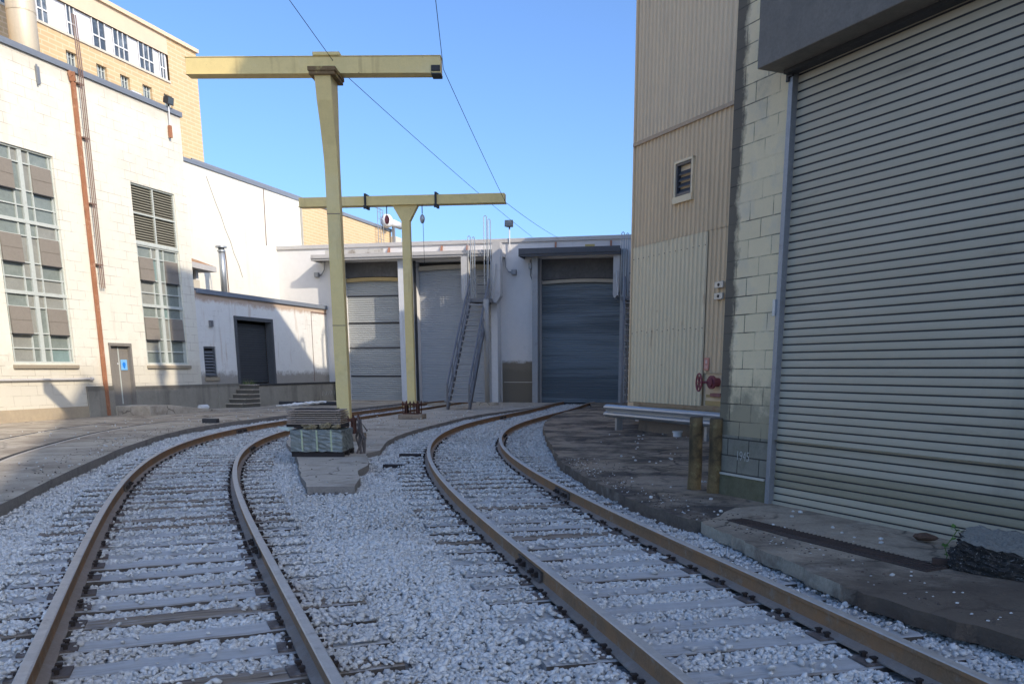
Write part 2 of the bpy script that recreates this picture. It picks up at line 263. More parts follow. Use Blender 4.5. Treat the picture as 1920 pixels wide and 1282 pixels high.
    def build(s, name, mats, parent=None, bevel=0, smooth=False):
        me = bpy.data.meshes.new(name); me.from_pydata(s.v, [], s.f)
        if not isinstance(mats, (list, tuple)): mats = [mats]
        for m in mats: me.materials.append(m)
        me.polygons.foreach_set('material_index', s.m)
        if smooth: me.polygons.foreach_set('use_smooth', [True]*len(s.f))
        me.update(); o = bpy.data.objects.new(name, me); COL.objects.link(o)
        if parent is not None: o.parent = parent
        if bevel:
            b = o.modifiers.new('bevel', 'BEVEL'); b.width = bevel; b.segments = 2; b.limit_method = 'ANGLE'; b.angle_limit = R(40)
        return o
def tag(o, label=None, cat=None, group=None, kind=None):
    if label: o['label'] = label
    if cat: o['category'] = cat
    if group: o['group'] = group
    if kind: o['kind'] = kind
    return o
def thing(name, loc, az=90.0, label=None, cat=None, group=None):
    """Empty at the base; local x runs along compass bearing az, local y points 90 deg left of it"""
    o = bpy.data.objects.new(name, None); COL.objects.link(o); o.empty_display_size = .3
    o.location = loc; o.rotation_euler = (0, 0, R(90-az)); return tag(o, label, cat, group)
def place(o, loc, az=90.0):
    o.location = loc; o.rotation_euler = (0, 0, R(90-az)); return o
def fr(o, az, x, y, z=0):
    a = R(az); return (o[0]+x*math.sin(a)-y*math.cos(a), o[1]+x*math.cos(a)+y*math.sin(a), z)

AL, AB, AR = 15.04, 103.0, 154.8
A = (-15.44, 28.54); B = (2.06, 43.19); C = (2.78, 10.57); T = (2.41, 23.60)

# ------------------------------------------------------------ track centre lines
LC = [(.02,-.3),(-.9,2),(-1.735,4.0),(-2.357,5.5),(-2.976,7.0),(-3.587,8.5),(-4.181,10.0),(-4.752,11.5),(-5.289,13.0),(-5.782,14.5),(-6.222,16.0),(-6.597,17.5),(-6.898,19.0),(-7.118,20.5),(-7.252,22.0),(-7.299,23.5),(-7.261,25.0),(-7.143,26.5),(-6.957,28.0),(-6.715,29.5),(-6.434,31.0),(-6.134,32.5),(-5.832,34.0),(-5.547,35.5),(-5.289,37.0),(-5.062,38.5),(-4.858,40.0),(-4.649,41.5),(-4.386,43.0),(-3.99,44.5)]
RC = [(2.75,-.3),(2.15,2),(1.62,4.0),(1.223,5.5),(.812,7.0),(.406,8.5),(.017,10.0),(-.347,11.5),(-.679,13.0),(-.972,14.5),(-1.221,16.0),(-1.418,17.5),(-1.558,19.0),(-1.634,20.5),(-1.643,22.0),(-1.583,23.5),(-1.455,25.0),(-1.263,26.5),(-1.016,28.0),(-.726,29.5),(-.408,31.0),(-.078,32.5),(.244,34.0),(.545,35.5),(.816,37.0),(1.058,38.5),(1.289,40.0),(1.55,41.5),(1.96,43.15)]
EC = [(-7.9,5),(-8.9,10),(-9.75,14),(-10.60,16.6),(-11.35,19.6),(-12.0,23.1),(-12.15,25.9),(-11.75,28.8),(-11.1,33),(-10.2,37),(-9.2,41),(-8.2,45.3)]
class Track:
    def __init__(s, pts):
        a = np.array(pts); y = a[:,1]; ys = np.arange(y[0], y[-1], .05)
        # Catmull-Rom style cubic through the points
        m = np.gradient(a[:,0], y); i = np.clip(np.searchsorted(y, ys)-1, 0, len(y)-2); h = y[i+1]-y[i]; t = (ys-y[i])/h
        x = (2*t**3-3*t**2+1)*a[i,0]+(t**3-2*t**2+t)*h*m[i]+(-2*t**3+3*t**2)*a[i+1,0]+(t**3-t**2)*h*m[i+1]
        s.y = ys; s.x = x; s.h = np.arctan(np.gradient(x, ys)); s.s = np.r_[0, np.cumsum(np.hypot(np.diff(x), np.diff(ys)))]
    def at(s, q):
        return np.interp(q, s.s, s.x), np.interp(q, s.s, s.y), np.interp(q, s.s, s.h)
    def local(s, x, y):
        xc = np.interp(y, s.y, s.x); h = np.interp(y, s.y, s.h); d = (x-xc)*np.cos(h)
        return d, np.interp(y, s.y, s.s)+(x-xc)*np.sin(h)
TL, TR, TE = Track(LC), Track(RC), Track(EC)
PROF = [(-.07,0),(-.07,.012),(-.013,.035),(-.009,.055),(-.009,.125),(-.033,.138),(-.035,.163),(-.027,.17),(.027,.17),(.035,.163),(.033,.138),(.009,.125),(.009,.055),(.013,.035),(.07,.012),(.07,0)]
PM = [2,2,0,0,0,0,1,1,1,0,0,0,0,2,2,2]
def rail(parent, tr, off, z0=.0, s0=0, s1=None, step=.4, prof=PROF, pm=PM, mats=(railside, railhead, railfoot), name='rail', label=None):
    s1 = s1 or tr.s[-1]; n = int((s1-s0)/step)+1; mb = MB(); k = len(prof); vs = []
    for q in np.linspace(s0, s1, n):
        x, y, h = tr.at(q); cx, cy = x+off*math.cos(h), y-off*math.sin(h)
        for a, b in prof: vs.append((cx+a*math.cos(h), cy-a*math.sin(h), z0+b))
    mb.v = vs
    for i in range(n-1):
        for j in range(k):
            jj = (j+1) % k; mb.f.append((i*k+j, i*k+jj, (i+1)*k+jj, (i+1)*k+j)); mb.m.append(pm[j])
    o = mb.build(name, list(mats), parent, smooth=False)
    if label: o['label'] = label
    return o
def xf(mb_pts, x, y, h, z=0):  # local (lateral, along, up) -> world
    return [(x+a*math.cos(h)+b*math.sin(h), y-a*math.sin(h)+b*math.cos(h), z+c) for a, b, c in mb_pts]
TIES = {}
def make_track(tr, label, key, joints):
    root = thing('railway_track', (0, 0, 0), 90, label, 'railway track', 'curved ballasted railway tracks')
    for sg in (-1, 1): rail(root, tr, sg*.7525, 0.0)
    q = .35; TIES[key] = []
    i = 0
    tmesh = []
    for v in range(5):   # five weathered sleeper shapes
        bm = MB(); rn = random.Random(v); L = 1.3
        xs = np.linspace(-L, L, 13); vs = []
        for xx in xs:
            wv = .117+rn.uniform(-.006, .006); tp = rn.uniform(-.004, .003)
            vs += [(xx, -wv, -.17), (xx, -wv, tp-.006), (xx, -wv+.012, tp), (xx, wv-.012, tp+rn.uniform(-.003, .003)), (xx, wv, tp-.006), (xx, wv, -.17)]
        fs = []
        for a in range(12):
            for b in range(6): fs.append((a*6+b, (a+1)*6+b, (a+1)*6+(b+1)%6, a*6+(b+1)%6))
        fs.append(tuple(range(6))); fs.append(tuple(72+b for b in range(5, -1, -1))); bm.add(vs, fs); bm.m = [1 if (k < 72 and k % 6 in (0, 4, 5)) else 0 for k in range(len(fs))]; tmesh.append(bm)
    first = {}
    while q < tr.s[-1]-.5:
        x, y, h = tr.at(q); ang = h+R(random.uniform(-1.3, 1.3)); v = random.randrange(5); worn = random.random() < (.35 if y < 12 else .25)
        if key == 'R' and y < 9: worn = random.random() < .12
        dx = random.uniform(-.06, .06)
        if (v, worn) not in first:
            o = tmesh[v].build('sleeper', [tieworn if worn else tiem, sideshade], root); first[(v, worn)] = o.data
        else:
            o = bpy.data.objects.new('sleeper', first[(v, worn)]); COL.objects.link(o); o.parent = root
        o.location = (x+dx*math.cos(h), y-dx*math.sin(h), random.uniform(-.012, 0)-.001); o.rotation_euler = (R(random.uniform(-.5, .5)), 0, -ang)
        TIES[key].append(q)
        if i < 46:
            for sg in (-1, 1):
                if 'plate' not in first:
                    p = MB(); p.box(-.17, .17, -.095, .095, -.002, .011)
                    for sx in (-.095, .1):
                        for sy in (-.055, .05):
                            p.box(sx-.012, sx+.012, sy-.012, sy+.012, .011, .034, 1); p.box(sx-.022, sx+.018, sy-.017, sy+.017, .034, .046, 1)
                    po = p.build('tie_plate', [platem, spikem], o); first['plate'] = po.data
                else:
                    po = bpy.data.objects.new('tie_plate', first['plate']); COL.objects.link(po); po.parent = o
                po.location = (sg*.7525-dx, random.uniform(-.01, .01), .004); po.rotation_euler = (0, 0, R(random.uniform(-3, 3)))
        q += .5+random.uniform(-.03, .03); i += 1
    for (yy, off, side) in joints:
        qq = float(np.interp(yy, tr.y, tr.s)); p = MB(); L = .36
        for sd in (-1, 1):
            prv = None
            for a in (-L, L):
                x, y, h = tr.at(qq+a); cx, cy = x+off*math.cos(h), y-off*math.sin(h)
                cur = xf([(sd*.012,0,.045),(sd*.045,0,.03),(sd*.032,0,.06),(sd*.032,0,.105),(sd*.04,0,.128),(sd*.012,0,.13)], cx, cy, h)
                if prv: p.add(prv+cur, [(k, (k+1)%6, 6+(k+1)%6, 6+k) for k in range(6)]+[(0,1,2,3,4,5),(11,10,9,8,7,6)])
                prv = cur
            for a in (-.27, -.14, 0.0, .14, .27):
                if a == 0: continue
                x, y, h = tr.at(qq+a); cx, cy = x+off*math.cos(h), y-off*math.sin(h)
                c0 = xf([(sd*.03,0,.082),(sd*.062,0,.082)], cx, cy, h); p.bar(c0[0], c0[1], .042, .042, 1)
                c0 = xf([(sd*.06,0,.082),(sd*.085,0,.082)], cx, cy, h); p.bar(c0[0], c0[1], .024, .024, 1)
        p.build('joint_bar', [platem, spikem], root)
    return root
make_track(TL, 'left curved railway track, bending away behind the wrapped pallet', 'L', [(12.9,-.7525,1),(7.95,.7525,1),(24.0,-.7525,1),(18.5,.7525,1)])
make_track(TR, 'right curved railway track leading to the dark blue grey shutter door', 'R', [(7.5,-.7525,1),(11.7,.7525,1),(22.3,.7525,1),(30.5,-.7525,1)])
# flush track in the left apron
et = thing('embedded_track', (0, 0, 0), 90, 'railway track sunk flush into the left concrete apron, its rails level with the paving', 'railway track')
for sg in (-1, 1):
    rail(et, TE, sg*.75, .13, prof=[(-.035,-.05),(-.035,.004),(.035,.004),(.035,-.05)], pm=[0,0,0,0], mats=(railhead,), step=.6)
    rail(et, TE, sg*.75-.09, .13, prof=[(-.05,-.05),(-.05,.003),(.05,.003),(.05,-.05)], pm=[0,0,0,0], mats=(tarm,), name='flange_groove', step=.6)

# ------------------------------------------------------------ ground sheets and paving
def rough_edge(pts, step=.35, amp=.03, seed=1):
    rn = random.Random(seed); out = []
    for (a, b), (c, d) in zip(pts[:-1], pts[1:]):
        L = math.hypot(c-a, d-b); n = max(1, int(L/step)); nx, ny = -(d-b)/L, (c-a)/L
        for i in range(n):
            t = i/n; j = rn.uniform(-amp, amp) if i else 0; out.append((a+(c-a)*t+nx*j, b+(d-b)*t+ny*j))
    out.append(pts[-1]); return out
def paving(name, poly, z0, z1, mat, edge=None, bevel=.012):
    return tag(MB().prism(poly, z0, z1, 1 if edge else 0, 0).build(name, [mat, edge] if edge else mat, None, bevel), kind='structure')
g = MB(); g.add([(-300,-200,-.12),(300,-200,-.12),(300,400,-.12),(-300,400,-.12)], [(0,1,2,3)]); tag(g.build('ground', soil), kind='structure')
ledge = [(-2.75,-4),(-3.1,0),(-4.45,4.5),(-5.4,7.5),(-6.49,10.51),(-7.56,14.27),(-8.57,18.15),(-9.25,21.5),(-9.55,24.3),(-9.40,27.5),(-8.82,31.42),(-8.26,33.74),(-7.6,36.5),(-6.9,39.5),(-6.3,42.2),(-5.9,46)]
lr = rough_edge(ledge, .7, .012, 3)
edgem = M('kerb_concrete', (.25, .225, .195), .92, .22, 1.5, [((.11, .09, .075), 2.5, .52, .7, .6)], (), .6, 30)
paving('apron_pavement', lr + [(-14, 52), (-40, 60), (-40, -4)], -.12, .13, concrete, edgem)
isl = [(-4.70,17.11),(-3.95,14.5),(-3.27,12.34),(-2.60,12.40),(-2.72,13.4),(-2.95,14.35),(-2.94,15.17),(-3.15,16.3),(-3.38,17.33),(-3.22,17.91),(-3.34,19.0),(-3.46,20.20),(-3.50,21.6),(-3.44,22.94),(-3.2,25.3),(-2.89,27.60),(-2.55,29.9),(-2.11,32.15),(-1.35,34.5),(-.42,37.2),(.05,39.0),(.30,41.0),(.85,43.3),(-3.0,44.3),(-3.35,42.5),(-3.75,40.5),(-4.15,37.95),(-4.55,35.5),(-4.95,33.5),(-5.40,30.71),(-5.85,28.2),(-6.2,26.2),(-6.25,24),(-6.15,22),(-5.75,20.2),(-5.2,18.6)]
paving('island_pavement', rough_edge(isl+[isl[0]], .45, .022, 5)[:-1], -.12, .105, islandc, edgem)
rp = [(2.45,42.9),(2.29,38.48),(1.01,33.74),(.45,30.3),(.22,27.5),(.12,25.06),(.15,22.6),(.19,21.15),(.28,18.6),(.38,15.61),(.72,13.14),(1.23,10.60),(1.62,9.44),(1.86,9.11),(2.26,7.29),(2.45,6.37),(2.72,5.71),(3.05,5.12),(3.9,3.2),(4.8,1),(5.6,-2)]
paving('side_pavement', rough_edge(rp, .3, .03, 8)+[(20, -2), (20, 44)], -.12, .135, sidec, M('earthy_edge', (.17,.135,.10), .95, .3, 3, [((.36,.32,.25),2.2,.52,.68,.7), ((.06,.05,.04), 4,.55,.7,.6)], (), .9, 25))
paving('worn_slab', rough_edge([(1.73,9.24),(1.89,8.4),(2.10,7.35),(2.28,6.37),(2.60,5.66),(2.93,5.05),(3.78,3.2),(4.7,1)], .10, .028, 4)+[(9,1)]+rough_edge([(6.5,7),(3.4,9.7),(2.75,10.4),(2.3,10.2),(2.0,9.6),(1.73,9.24)], .25, .04, 19)[:-1], .02, .1395, slabc, M('pale_broken_edge', (.50,.44,.33), .92, .22, 4, [((.20,.15,.11),3,.46,.64,.75)], (), 1.0, 25, xgrime=((5.9, 6.7, 1, (.12,.085,.06), .92),), bump2=3), .004)
paving('rear_pavement', [(-5.6,45.5),(-5.2,41.8),(-3.9,41.2),(-3.55,44.9)], -.1, .095, concrete)
gr_ = [(2.02,9.30),(2.24,9.38),(2.62,8.55),(3.0,7.75),(3.35,7.0),(3.1,6.86),(2.74,7.62),(2.40,8.35)]
gb = MB(); gb.prism(gr_, .1, .151)
gt = thing('drain_grate', (0, 0, 0), 90, 'long rusty drain grate set in the worn slab before the big garage shutter', 'drain grate')
gb.build('channel', gratem, gt); gg = MB()
for i in range(46):
    t = i/45*7; k = min(int(t/2.3334), 2); 
    a0, a1 = Vector((2.04,9.28)), Vector((3.1,6.9)); b0, b1 = Vector((2.22,9.34)), Vector((3.32,7.0)); u = i/45
    bow = .04*math.sin(math.pi*u); p = a0.lerp(a1, u); q = b0.lerp(b1, u); gg.bar((p.x+bow, p.y, .153), (q.x+bow, q.y, .153), .012, .010)
gg.build('bar', gratem, gt)
# ballast bed with gentle relief
def in_poly(x, y, poly):
    c = np.zeros(len(x), bool); j = len(poly)-1
    for i in range(len(poly)):
        xi, yi = poly[i]; xj, yj = poly[j]
        m = ((yi > y) != (yj > y)) & (x < (xj-xi)*(y-yi)/((yj-yi) or 1e-9)+xi); c ^= m; j = i
    return c
ly = np.array([p[1] for p in ledge]); lx = np.array([p[0] for p in ledge]); rr_ = sorted(rp, key=lambda p: p[1]); ry = np.array([p[1] for p in rr_]); rx = np.array([p[0] for p in rr_])
def bedz(x, y):
    dl, _ = TL.local(x, y); dr, _ = TR.local(x, y); d = np.minimum(abs(dl), abs(dr))
    z = -.036 + .018*np.clip((d-1.2)/.6, 0, 1)*np.exp(-((y-9)/7)**2)
    z += .016*np.clip((y-16)/8, 0, 1)
    z += .012*np.sin(x*1.7+y*.6)*np.sin(y*.9-x*.4)+.007*np.sin(x*4.1+1)*np.sin(y*3.7)
    mid = (abs(dr) < .6) & (y > 13); z = z+.022*np.clip((y-12)/5, 0, 1)*(abs(dr) < .62)+.012*np.clip((y-14)/5, 0, 1)*(abs(dl) < .62)
    return z
ys = np.arange(-1, 45, .2); nx_ = 64; bv = []; bf = []
for i, y in enumerate(ys):
    a = np.interp(y, ly, lx)-.25; b = np.interp(y, ry, rx)+.25; xx = np.linspace(a, b, nx_); zz = bedz(xx, np.full(nx_, y))-.012
    bv += [(float(p), float(y), float(q)) for p, q in zip(xx, zz)]
for i in range(len(ys)-1):
    for j in range(nx_-1): bf.append((i*nx_+j, i*nx_+j+1, (i+1)*nx_+j+1, (i+1)*nx_+j))
mb = MB(); mb.v = bv; mb.f = bf; mb.m = [0]*len(bf); tag(mb.build('ballast_bed', bedm, None, 0, True), kind='structure')
# crushed stone, one object
def stones():
    P = []
    for y0, y1, dens in ((2.6,6.5,2300),(6.5,9.5,1900),(9.5,14,1000),(14,20,520),(20,30,330),(30,43.5,200)):
        xa, xb = -10.2, 4.2; n = int(dens*(xb-xa)*(y1-y0)); x = RS.uniform(xa, xb, n); y = RS.uniform(y0, y1, n)
        k = (x > np.interp(y, ly, lx)+.01) & (x < np.interp(y, ry, rx)-.0) & (abs(x+.03*y) < .66*y+.8); P.append(np.c_[x[k], y[k]])
    P = np.vstack(P); x, y = P[:,0], P[:,1]
    keep = ~in_poly(x, y, isl); z = bedz(x, y)+RS.uniform(-.008, .014, len(x))
    for tr, key in ((TL,'L'),(TR,'R')):
        d, s = tr.local(x, y); q = np.array(TIES[key]); j = np.clip(np.searchsorted(q, s), 1, len(q)-1)
        near = np.minimum(abs(s-q[j-1]), abs(s-q[j])); on = (near < .118) & (abs(d) < 1.32)
        patch = np.sin(x*2.3+1)*np.sin(y*1.9+.5)+np.sin(x*5.1)*np.sin(y*4.3)*.5
        pr = np.where(y < 8, .02, np.where(y < 12, .07, np.where(y < 17, .22, .38))); pr = pr+np.clip(patch, 0, 1)*np.where(y < 9, .03, .25)
        if key == 'R': pr = np.where((y > 13), pr+.28, pr)
        pr = np.where(abs(d) > .85, pr+.16+.15*np.clip(patch, 0, 1), pr)
        if key == 'L': pr = np.where((d > .85) & (y > 5), pr+.25, pr)
        keep &= ~(on & (RS.rand(len(x)) > pr))
        z = np.where(on, np.maximum(z, .008), z)
        for off in (-.7525, .7525): keep &= abs(d-off) > (.085+.02*RS.rand(len(x)))
    x, y, z = x[keep], y[keep], z[keep]; n = len(x)
    print('stones', n)
    sz = RS.uniform(.010, .0205, n)*(1+.028*np.clip(y-4, 0, 26)); sz = np.where(RS.rand(n) < .14, sz*1.45, sz)
    # random rotation + anisotropic scale of a jittered icosphere / box
    t = (1+5**.5)/2; ico = np.array([(-1,t,0),(1,t,0),(-1,-t,0),(1,-t,0),(0,-1,t),(0,1,t),(0,-1,-t),(0,1,-t),(t,0,-1),(t,0,1),(-t,0,-1),(-t,0,1)])/1.9
    icf = np.array([(0,11,5),(0,5,1),(0,1,7),(0,7,10),(0,10,11),(1,5,9),(5,11,4),(11,10,2),(10,7,6),(7,1,8),(3,9,4),(3,4,2),(3,2,6),(3,6,8),(3,8,9),(4,9,5),(2,4,11),(6,2,10),(8,6,7),(9,8,1)])
    cub = np.array([(a,b,c) for a in (-1,1) for b in (-1,1) for c in (-1,1)])*.62; cbf = np.array([(0,1,3),(0,3,2),(4,6,7),(4,7,5),(0,4,5),(0,5,1),(2,3,7),(2,7,6),(0,2,6),(0,6,4),(1,5,7),(1,7,3)])
    V = []; F = []; o = 0
    for sel, bv_, bf_, jit in ((y < 9, ico, icf, .36), (y >= 9, cub, cbf, .38)):
        m = sel.sum(); k = len(bv_)
        q = RS.normal(size=(m, 4)); q /= np.linalg.norm(q, axis=1)[:,None]; a, b, c, d = q.T
        Rm = np.stack([np.stack([1-2*(c*c+d*d), 2*(b*c-a*d), 2*(b*d+a*c)], -1), np.stack([2*(b*c+a*d), 1-2*(b*b+d*d), 2*(c*d-a*b)], -1), np.stack([2*(b*d-a*c), 2*(c*d+a*b), 1-2*(b*b+c*c)], -1)], 1)
        vv = bv_[None]*np.array([1.25, .95, .7])*(1+RS.uniform(-.25, .25, (m, 1, 3))) + RS.uniform(-jit, jit, (m, k, 3))*.8
        vv = np.einsum('nij,nkj->nki', Rm, vv)*sz[sel][:,None,None]; vv[:,:,2] *= .8
        vv += np.c_[x[sel], y[sel], z[sel]+sz[sel]*.3][:,None,:]
        V.append(vv.reshape(-1, 3)); F.append((bf_[None]+(np.arange(m)*k)[:,None,None]).reshape(-1, 3)+o); o += m*k
    V = np.vstack(V); F = np.vstack(F); me = bpy.data.meshes.new('gravel')
    me.vertices.add(len(V)); me.vertices.foreach_set('co', V.astype(np.float32).ravel()); me.loops.add(F.size); me.loops.foreach_set('vertex_index', F.astype(np.int32).ravel())
    me.polygons.add(len(F)); me.polygons.foreach_set('loop_start', np.arange(0, F.size, 3, dtype=np.int32)); me.update(calc_edges=True); me.validate()
    me.materials.append(stonem); ob = bpy.data.objects.new('gravel', me); COL.objects.link(ob)
    tag(ob, 'pale blue grey crushed stone ballast between and around the sleepers', 'gravel', kind='stuff')
stones()
# stray stones on the paving
st = MB(); rn = random.Random(3)
for (x0, x1, y0, y1, n) in ((1.0,2.6,9.5,16,18),(-9.5,-6.8,14,30,70),(-13.5,-9.3,18,36,90),(-6,-2.5,18,34,110),(1.0,3.6,16,22,25),(-3.6,1.5,34,41,60),(2.3,3.6,6.6,10,14)):
    for i in range(n):
        x, y = rn.uniform(x0, x1), rn.uniform(y0, y1)
        inside = in_poly(np.array([x]), np.array([y]), isl)[0] or x < np.interp(y, ly, lx)-.05 or x > np.interp(y, ry, rx)+.05
        if inside: r = rn.uniform(.012, .03); st.blob((x, y, .135+r*.4), r, r, r*.7, rn.random())
for i in range(1500):
    k = rn.random()
    if k < .5: y = rn.uniform(4.5, 16); x = np.interp(y, ry, rx)+abs(rn.gauss(0, .35))+.04
    elif k < .75: y = rn.uniform(9, 28); x = np.interp(y, ly, lx)-abs(rn.gauss(0, .5))-.05
    else: x, y = rn.uniform(-6, -2.5), rn.uniform(12.4, 30)
    x = float(x)
    if k >= .75 and not in_poly(np.array([x]), np.array([y]), isl)[0]: continue
    r = rn.uniform(.004, .013); st.blob((x, y, .137+r*.3), r*1.2, r, r*.7, i, 1 if rn.random() < .78 else 0, .3, 1)
tag(st.build('scattered_stones', [stonem, M('brown_grit', (.13,.10,.08), .95, .4, 20, island=.6)]), 'loose pale stones scattered over the concrete paving', 'gravel', kind='stuff')

# ------------------------------------------------------------ windows and shutters helpers
def steel_window(parent, x0, x1, z0, z1, stacks, seed=1, y=.12, dark=False):
    """tall steel sash: stacks of rows, grey brown vent panels in each half"""
    rn = random.Random(seed); W = x1-x0; H = (z1-z0)/stacks; fm_ = MB(); gl = MB(); hop = []
    cols = [0, .05, .36, .465, .535, .64, .95, 1.0]
    rows = [0, .215, .43, .80, 1.0]
    for k in range(stacks):
        zb = z0+k*H
        fm_.box(x0, x1, y-.07, y+.02, zb-.05, zb+.05); xm = x0+.5*W; fm_.box(xm-.075, xm+.075, y-.055, y+.015, zb+.05, zb+H-.05)
        for i in range(len(cols)-1):
            if i == 3: continue
            for j in range(4):
                a, b = x0+cols[i]*W, x0+cols[i+1]*W; c, d = zb+rows[j]*H, zb+rows[j+1]*H
                tl = rn.uniform(-.005, .005)
                gl.add([(a,y+tl,c),(b,y-tl,c),(b,y+tl,d),(a,y-tl,d)], [(0,1,2,3)], rn.choice([0,0,0,2,2,1]) if j == 3 or rn.random() < .2 else rn.choice([0,0,2]))
                if j == 2 and i in (1, 5):
                    h_ = MB(); tz = rn.uniform(.0, .03); h_.add([(a,y-.09-tz,c-.02),(b,y-.09-tz,c-.02),(b,y-.08,d),(a,y-.08,d),(a,y-.05,c-.02),(b,y-.05,c-.02),(b,y-.05,d),(a,y-.05,d)], [(0,1,2,3),(7,6,5,4),(0,4,5,1),(1,5,6,2),(3,2,6,7),(0,3,7,4)])
                    zm = (c+d)/2; h_.box(a, b, y-.095-tz*.5, y-.08, zm-.008, zm+.008, 0); h_.box(a-.005, b+.005, y-.10-tz, y-.05, c-.05, c-.02, 1); hop.append(h_)
        for i, cx in enumerate(cols):
            if i in (3, 4): continue
            xx = x0+cx*W; t = .045 if i in (0, 7) else .018
            fm_.box(xx-(0 if i == 0 else t), xx+(0 if i == 7 else t), y-.045, y+.01, zb+.05, zb+H-.05)
        for j in (1, 2, 3):
            zz = zb+rows[j]*H
            for a_, b_ in ((x0+.045, xm-.075), (xm+.075, x1-.045)): fm_.box(a_, b_, y-.047, y+.012, zz-.018, zz+.018)
    fm_.box(x0, x1, y-.07, y+.02, z1-.05, z1)
    o = fm_.build('window', frame_w, parent); gl.build('glass', [glass_a, glass_b, glass_c], o)
    for h_ in hop: h_.build('vent_panel', [hopper, darkm], o)
    s = MB().box(x0-.06, x1+.06, -.07, .12, z0-.16, z0-.05); s.build('sill', sillm, o, .01); return o
def louvers(parent, x0, x1, z0, z1, nx=2, nz=2, y=.1, mat=louvm, pitch=.11, name='louver'):
    f = MB(); f.box(x0, x0+.05, y-.05, y+.06, z0, z1); f.box(x1-.05, x1, y-.05, y+.06, z0, z1); f.box(x0+.05, x1-.05, y-.05, y+.06, z1-.05, z1); f.box(x0+.05, x1-.05, y-.05, y+.06, z0, z0+.05)
    for i in range(1, nx): xx = x0+(x1-x0)*i/nx; f.box(xx-.025, xx+.025, y-.052, y+.06, z0+.05, z1-.05)
    for i in range(1, nz): zz = z0+(z1-z0)*i/nz; f.box(x0+.05, x1-.05, y-.054, y+.06, zz-.025, zz+.025)
    o = f.build(name, frame_w if mat is louvm else mat, parent); s = MB(); n = int((z1-z0-.1)/pitch)
    for i in range(n):
        z = z0+.05+i*pitch; s.add([(x0+.05,y-.02,z),(x1-.05,y-.02,z),(x1-.05,y+.05,z+pitch*.8),(x0+.05,y+.05,z+pitch*.8),(x0+.05,y-.02,z+.012),(x1-.05,y-.02,z+.012)], [(0,1,2,3),(4,5,1,0),(3,2,5,4)])
    s.build('slats', mat, o); MB().add([(x0,y+.09,z0),(x1,y+.09,z0),(x1,y+.09,z1),(x0,y+.09,z1)], [(0,1,2,3)]).build('backing', darkm, o); return o

# ------------------------------------------------------------ left white building
lb = thing('white_building', (*A, 0), AL, 'tall white painted block building on the left with steel sash windows and a rusty downpipe', 'building')
h1 = (-1.36, 1.12, 1.88, 8.15); h2 = (4.58, 6.95, 1.88, 8.06); hd = (2.72, 3.72, .45, 2.5)
mb = MB().wall(-9, 7.66, .0, 10.96, [h1, h2, hd, (-6.6,-4.1,1.88,8.15)], 0, .2)
mb.add([(7.66,0,0),(7.66,7,0),(7.66,7,10.96),(7.66,0,10.96)], [(0,1,2,3)]); mb.add([(-9,0,10.9),(7.66,0,10.9),(7.66,7,10.9),(-9,7,10.9)], [(0,1,2,3)]); mb.add([(-9,7,0),(7.66,7,0),(7.66,7,10.96),(-9,7,10.96)], [(3,2,1,0)]); mb.add([(-9,0,0),(-9,7,0),(-9,7,10.96),(-9,0,10.96)], [(3,2,1,0)])
mb.build('wall', whitewall, lb)
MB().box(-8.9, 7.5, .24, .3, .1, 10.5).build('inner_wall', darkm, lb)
MB().box(-9, 7.74, -.07, .25, 10.88, 11.06).build('coping', blueflash, lb, .01)
pl = MB(); pl.box(1.42, 2.66, -.06, 0, 0, 1.14); pl.box(3.78, 8.6, -.06, 0, 0, 1.10); pl.build('plinth', plinthm, lb, .01)
MB().box(-9, 1.42, -.03, 0, 0, .5).build('plinth', M('tan_base', (.42, .34, .23), .9, .15, 1.5, [((.3,.25,.2),2,.5,.7,.5)], (), .3, 40), lb)['label'] = 'low tan painted base course'
steel_window(lb, *h1, 3, 1); steel_window(lb, -6.6, -4.1, 1.88, 8.15, 3, 4); steel_window(lb, 4.58, 6.95, 1.88, 6.02, 2, 2)
louvers(lb, 4.58, 6.95, 6.10, 8.06, 2, 2, .1, louvm, .088)
MB().box(4.58, 6.95, .02, .2, 6.02, 6.10).build('transom', frame_w, lb)
d = MB(); d.box(2.74, 3.20, .10, .14, .46, 2.48); d.box(3.23, 3.70, .10, .14, .46, 2.48); do = d.build('door', doorm, lb)
f = MB(); f.box(2.66, 2.74, -.03, .12, .45, 2.56); f.box(3.70, 3.78, -.03, .12, .45, 2.56); f.box(2.66, 3.78, -.035, .12, 2.48, 2.58); f.build('frame', doorm, do)
MB().box(3.195, 3.235, .085, .11, .5, 2.46).build('centre_strip', frame_w, do)
sg = MB().box(3.29, 3.60, .075, .10, 1.66, 2.02); so_ = sg.build('sign', bluepale, do, .01)
MB().tube([(3.42,.072,1.83),(3.47,.069,1.84)], .0, 3).v
bl = MB(); bl.add([(3.43+.075*math.cos(a)*(1+.2*math.sin(3*a)), .071, 1.83+.11*math.sin(a)) for a in np.linspace(0, 2*math.pi, 20, endpoint=False)], [tuple(range(19, -1, -1))]); bl.build('sign_print', bluem, so_)
MB().blob((3.12, .07, 1.88), .025, .02, .035, 1, 0, 0).build('handle', whitem, do)
rp_ = MB(); rp_.bar((2.25,-.08,.15), (2.25,-.08,10.6), .115, .10); rp_.bar((2.25,-.08,10.6), (2.18,-.12,10.85), .18, .14); rp_.bar((2.20,-.13,10.7), (2.2,.1,11.0), .12, .12)
rp_.build('downpipe', rustpipe, lb)
for k, (xx, r_) in enumerate(((2.50,.019),(2.58,.019),(2.66,.019))):
    MB().tube([(xx,-.12,4.35),(xx,-.13,11.2),(xx-.01,-.1,12.6)], r_, 6).build('conduit', brownpipe, lb)
cl = MB()
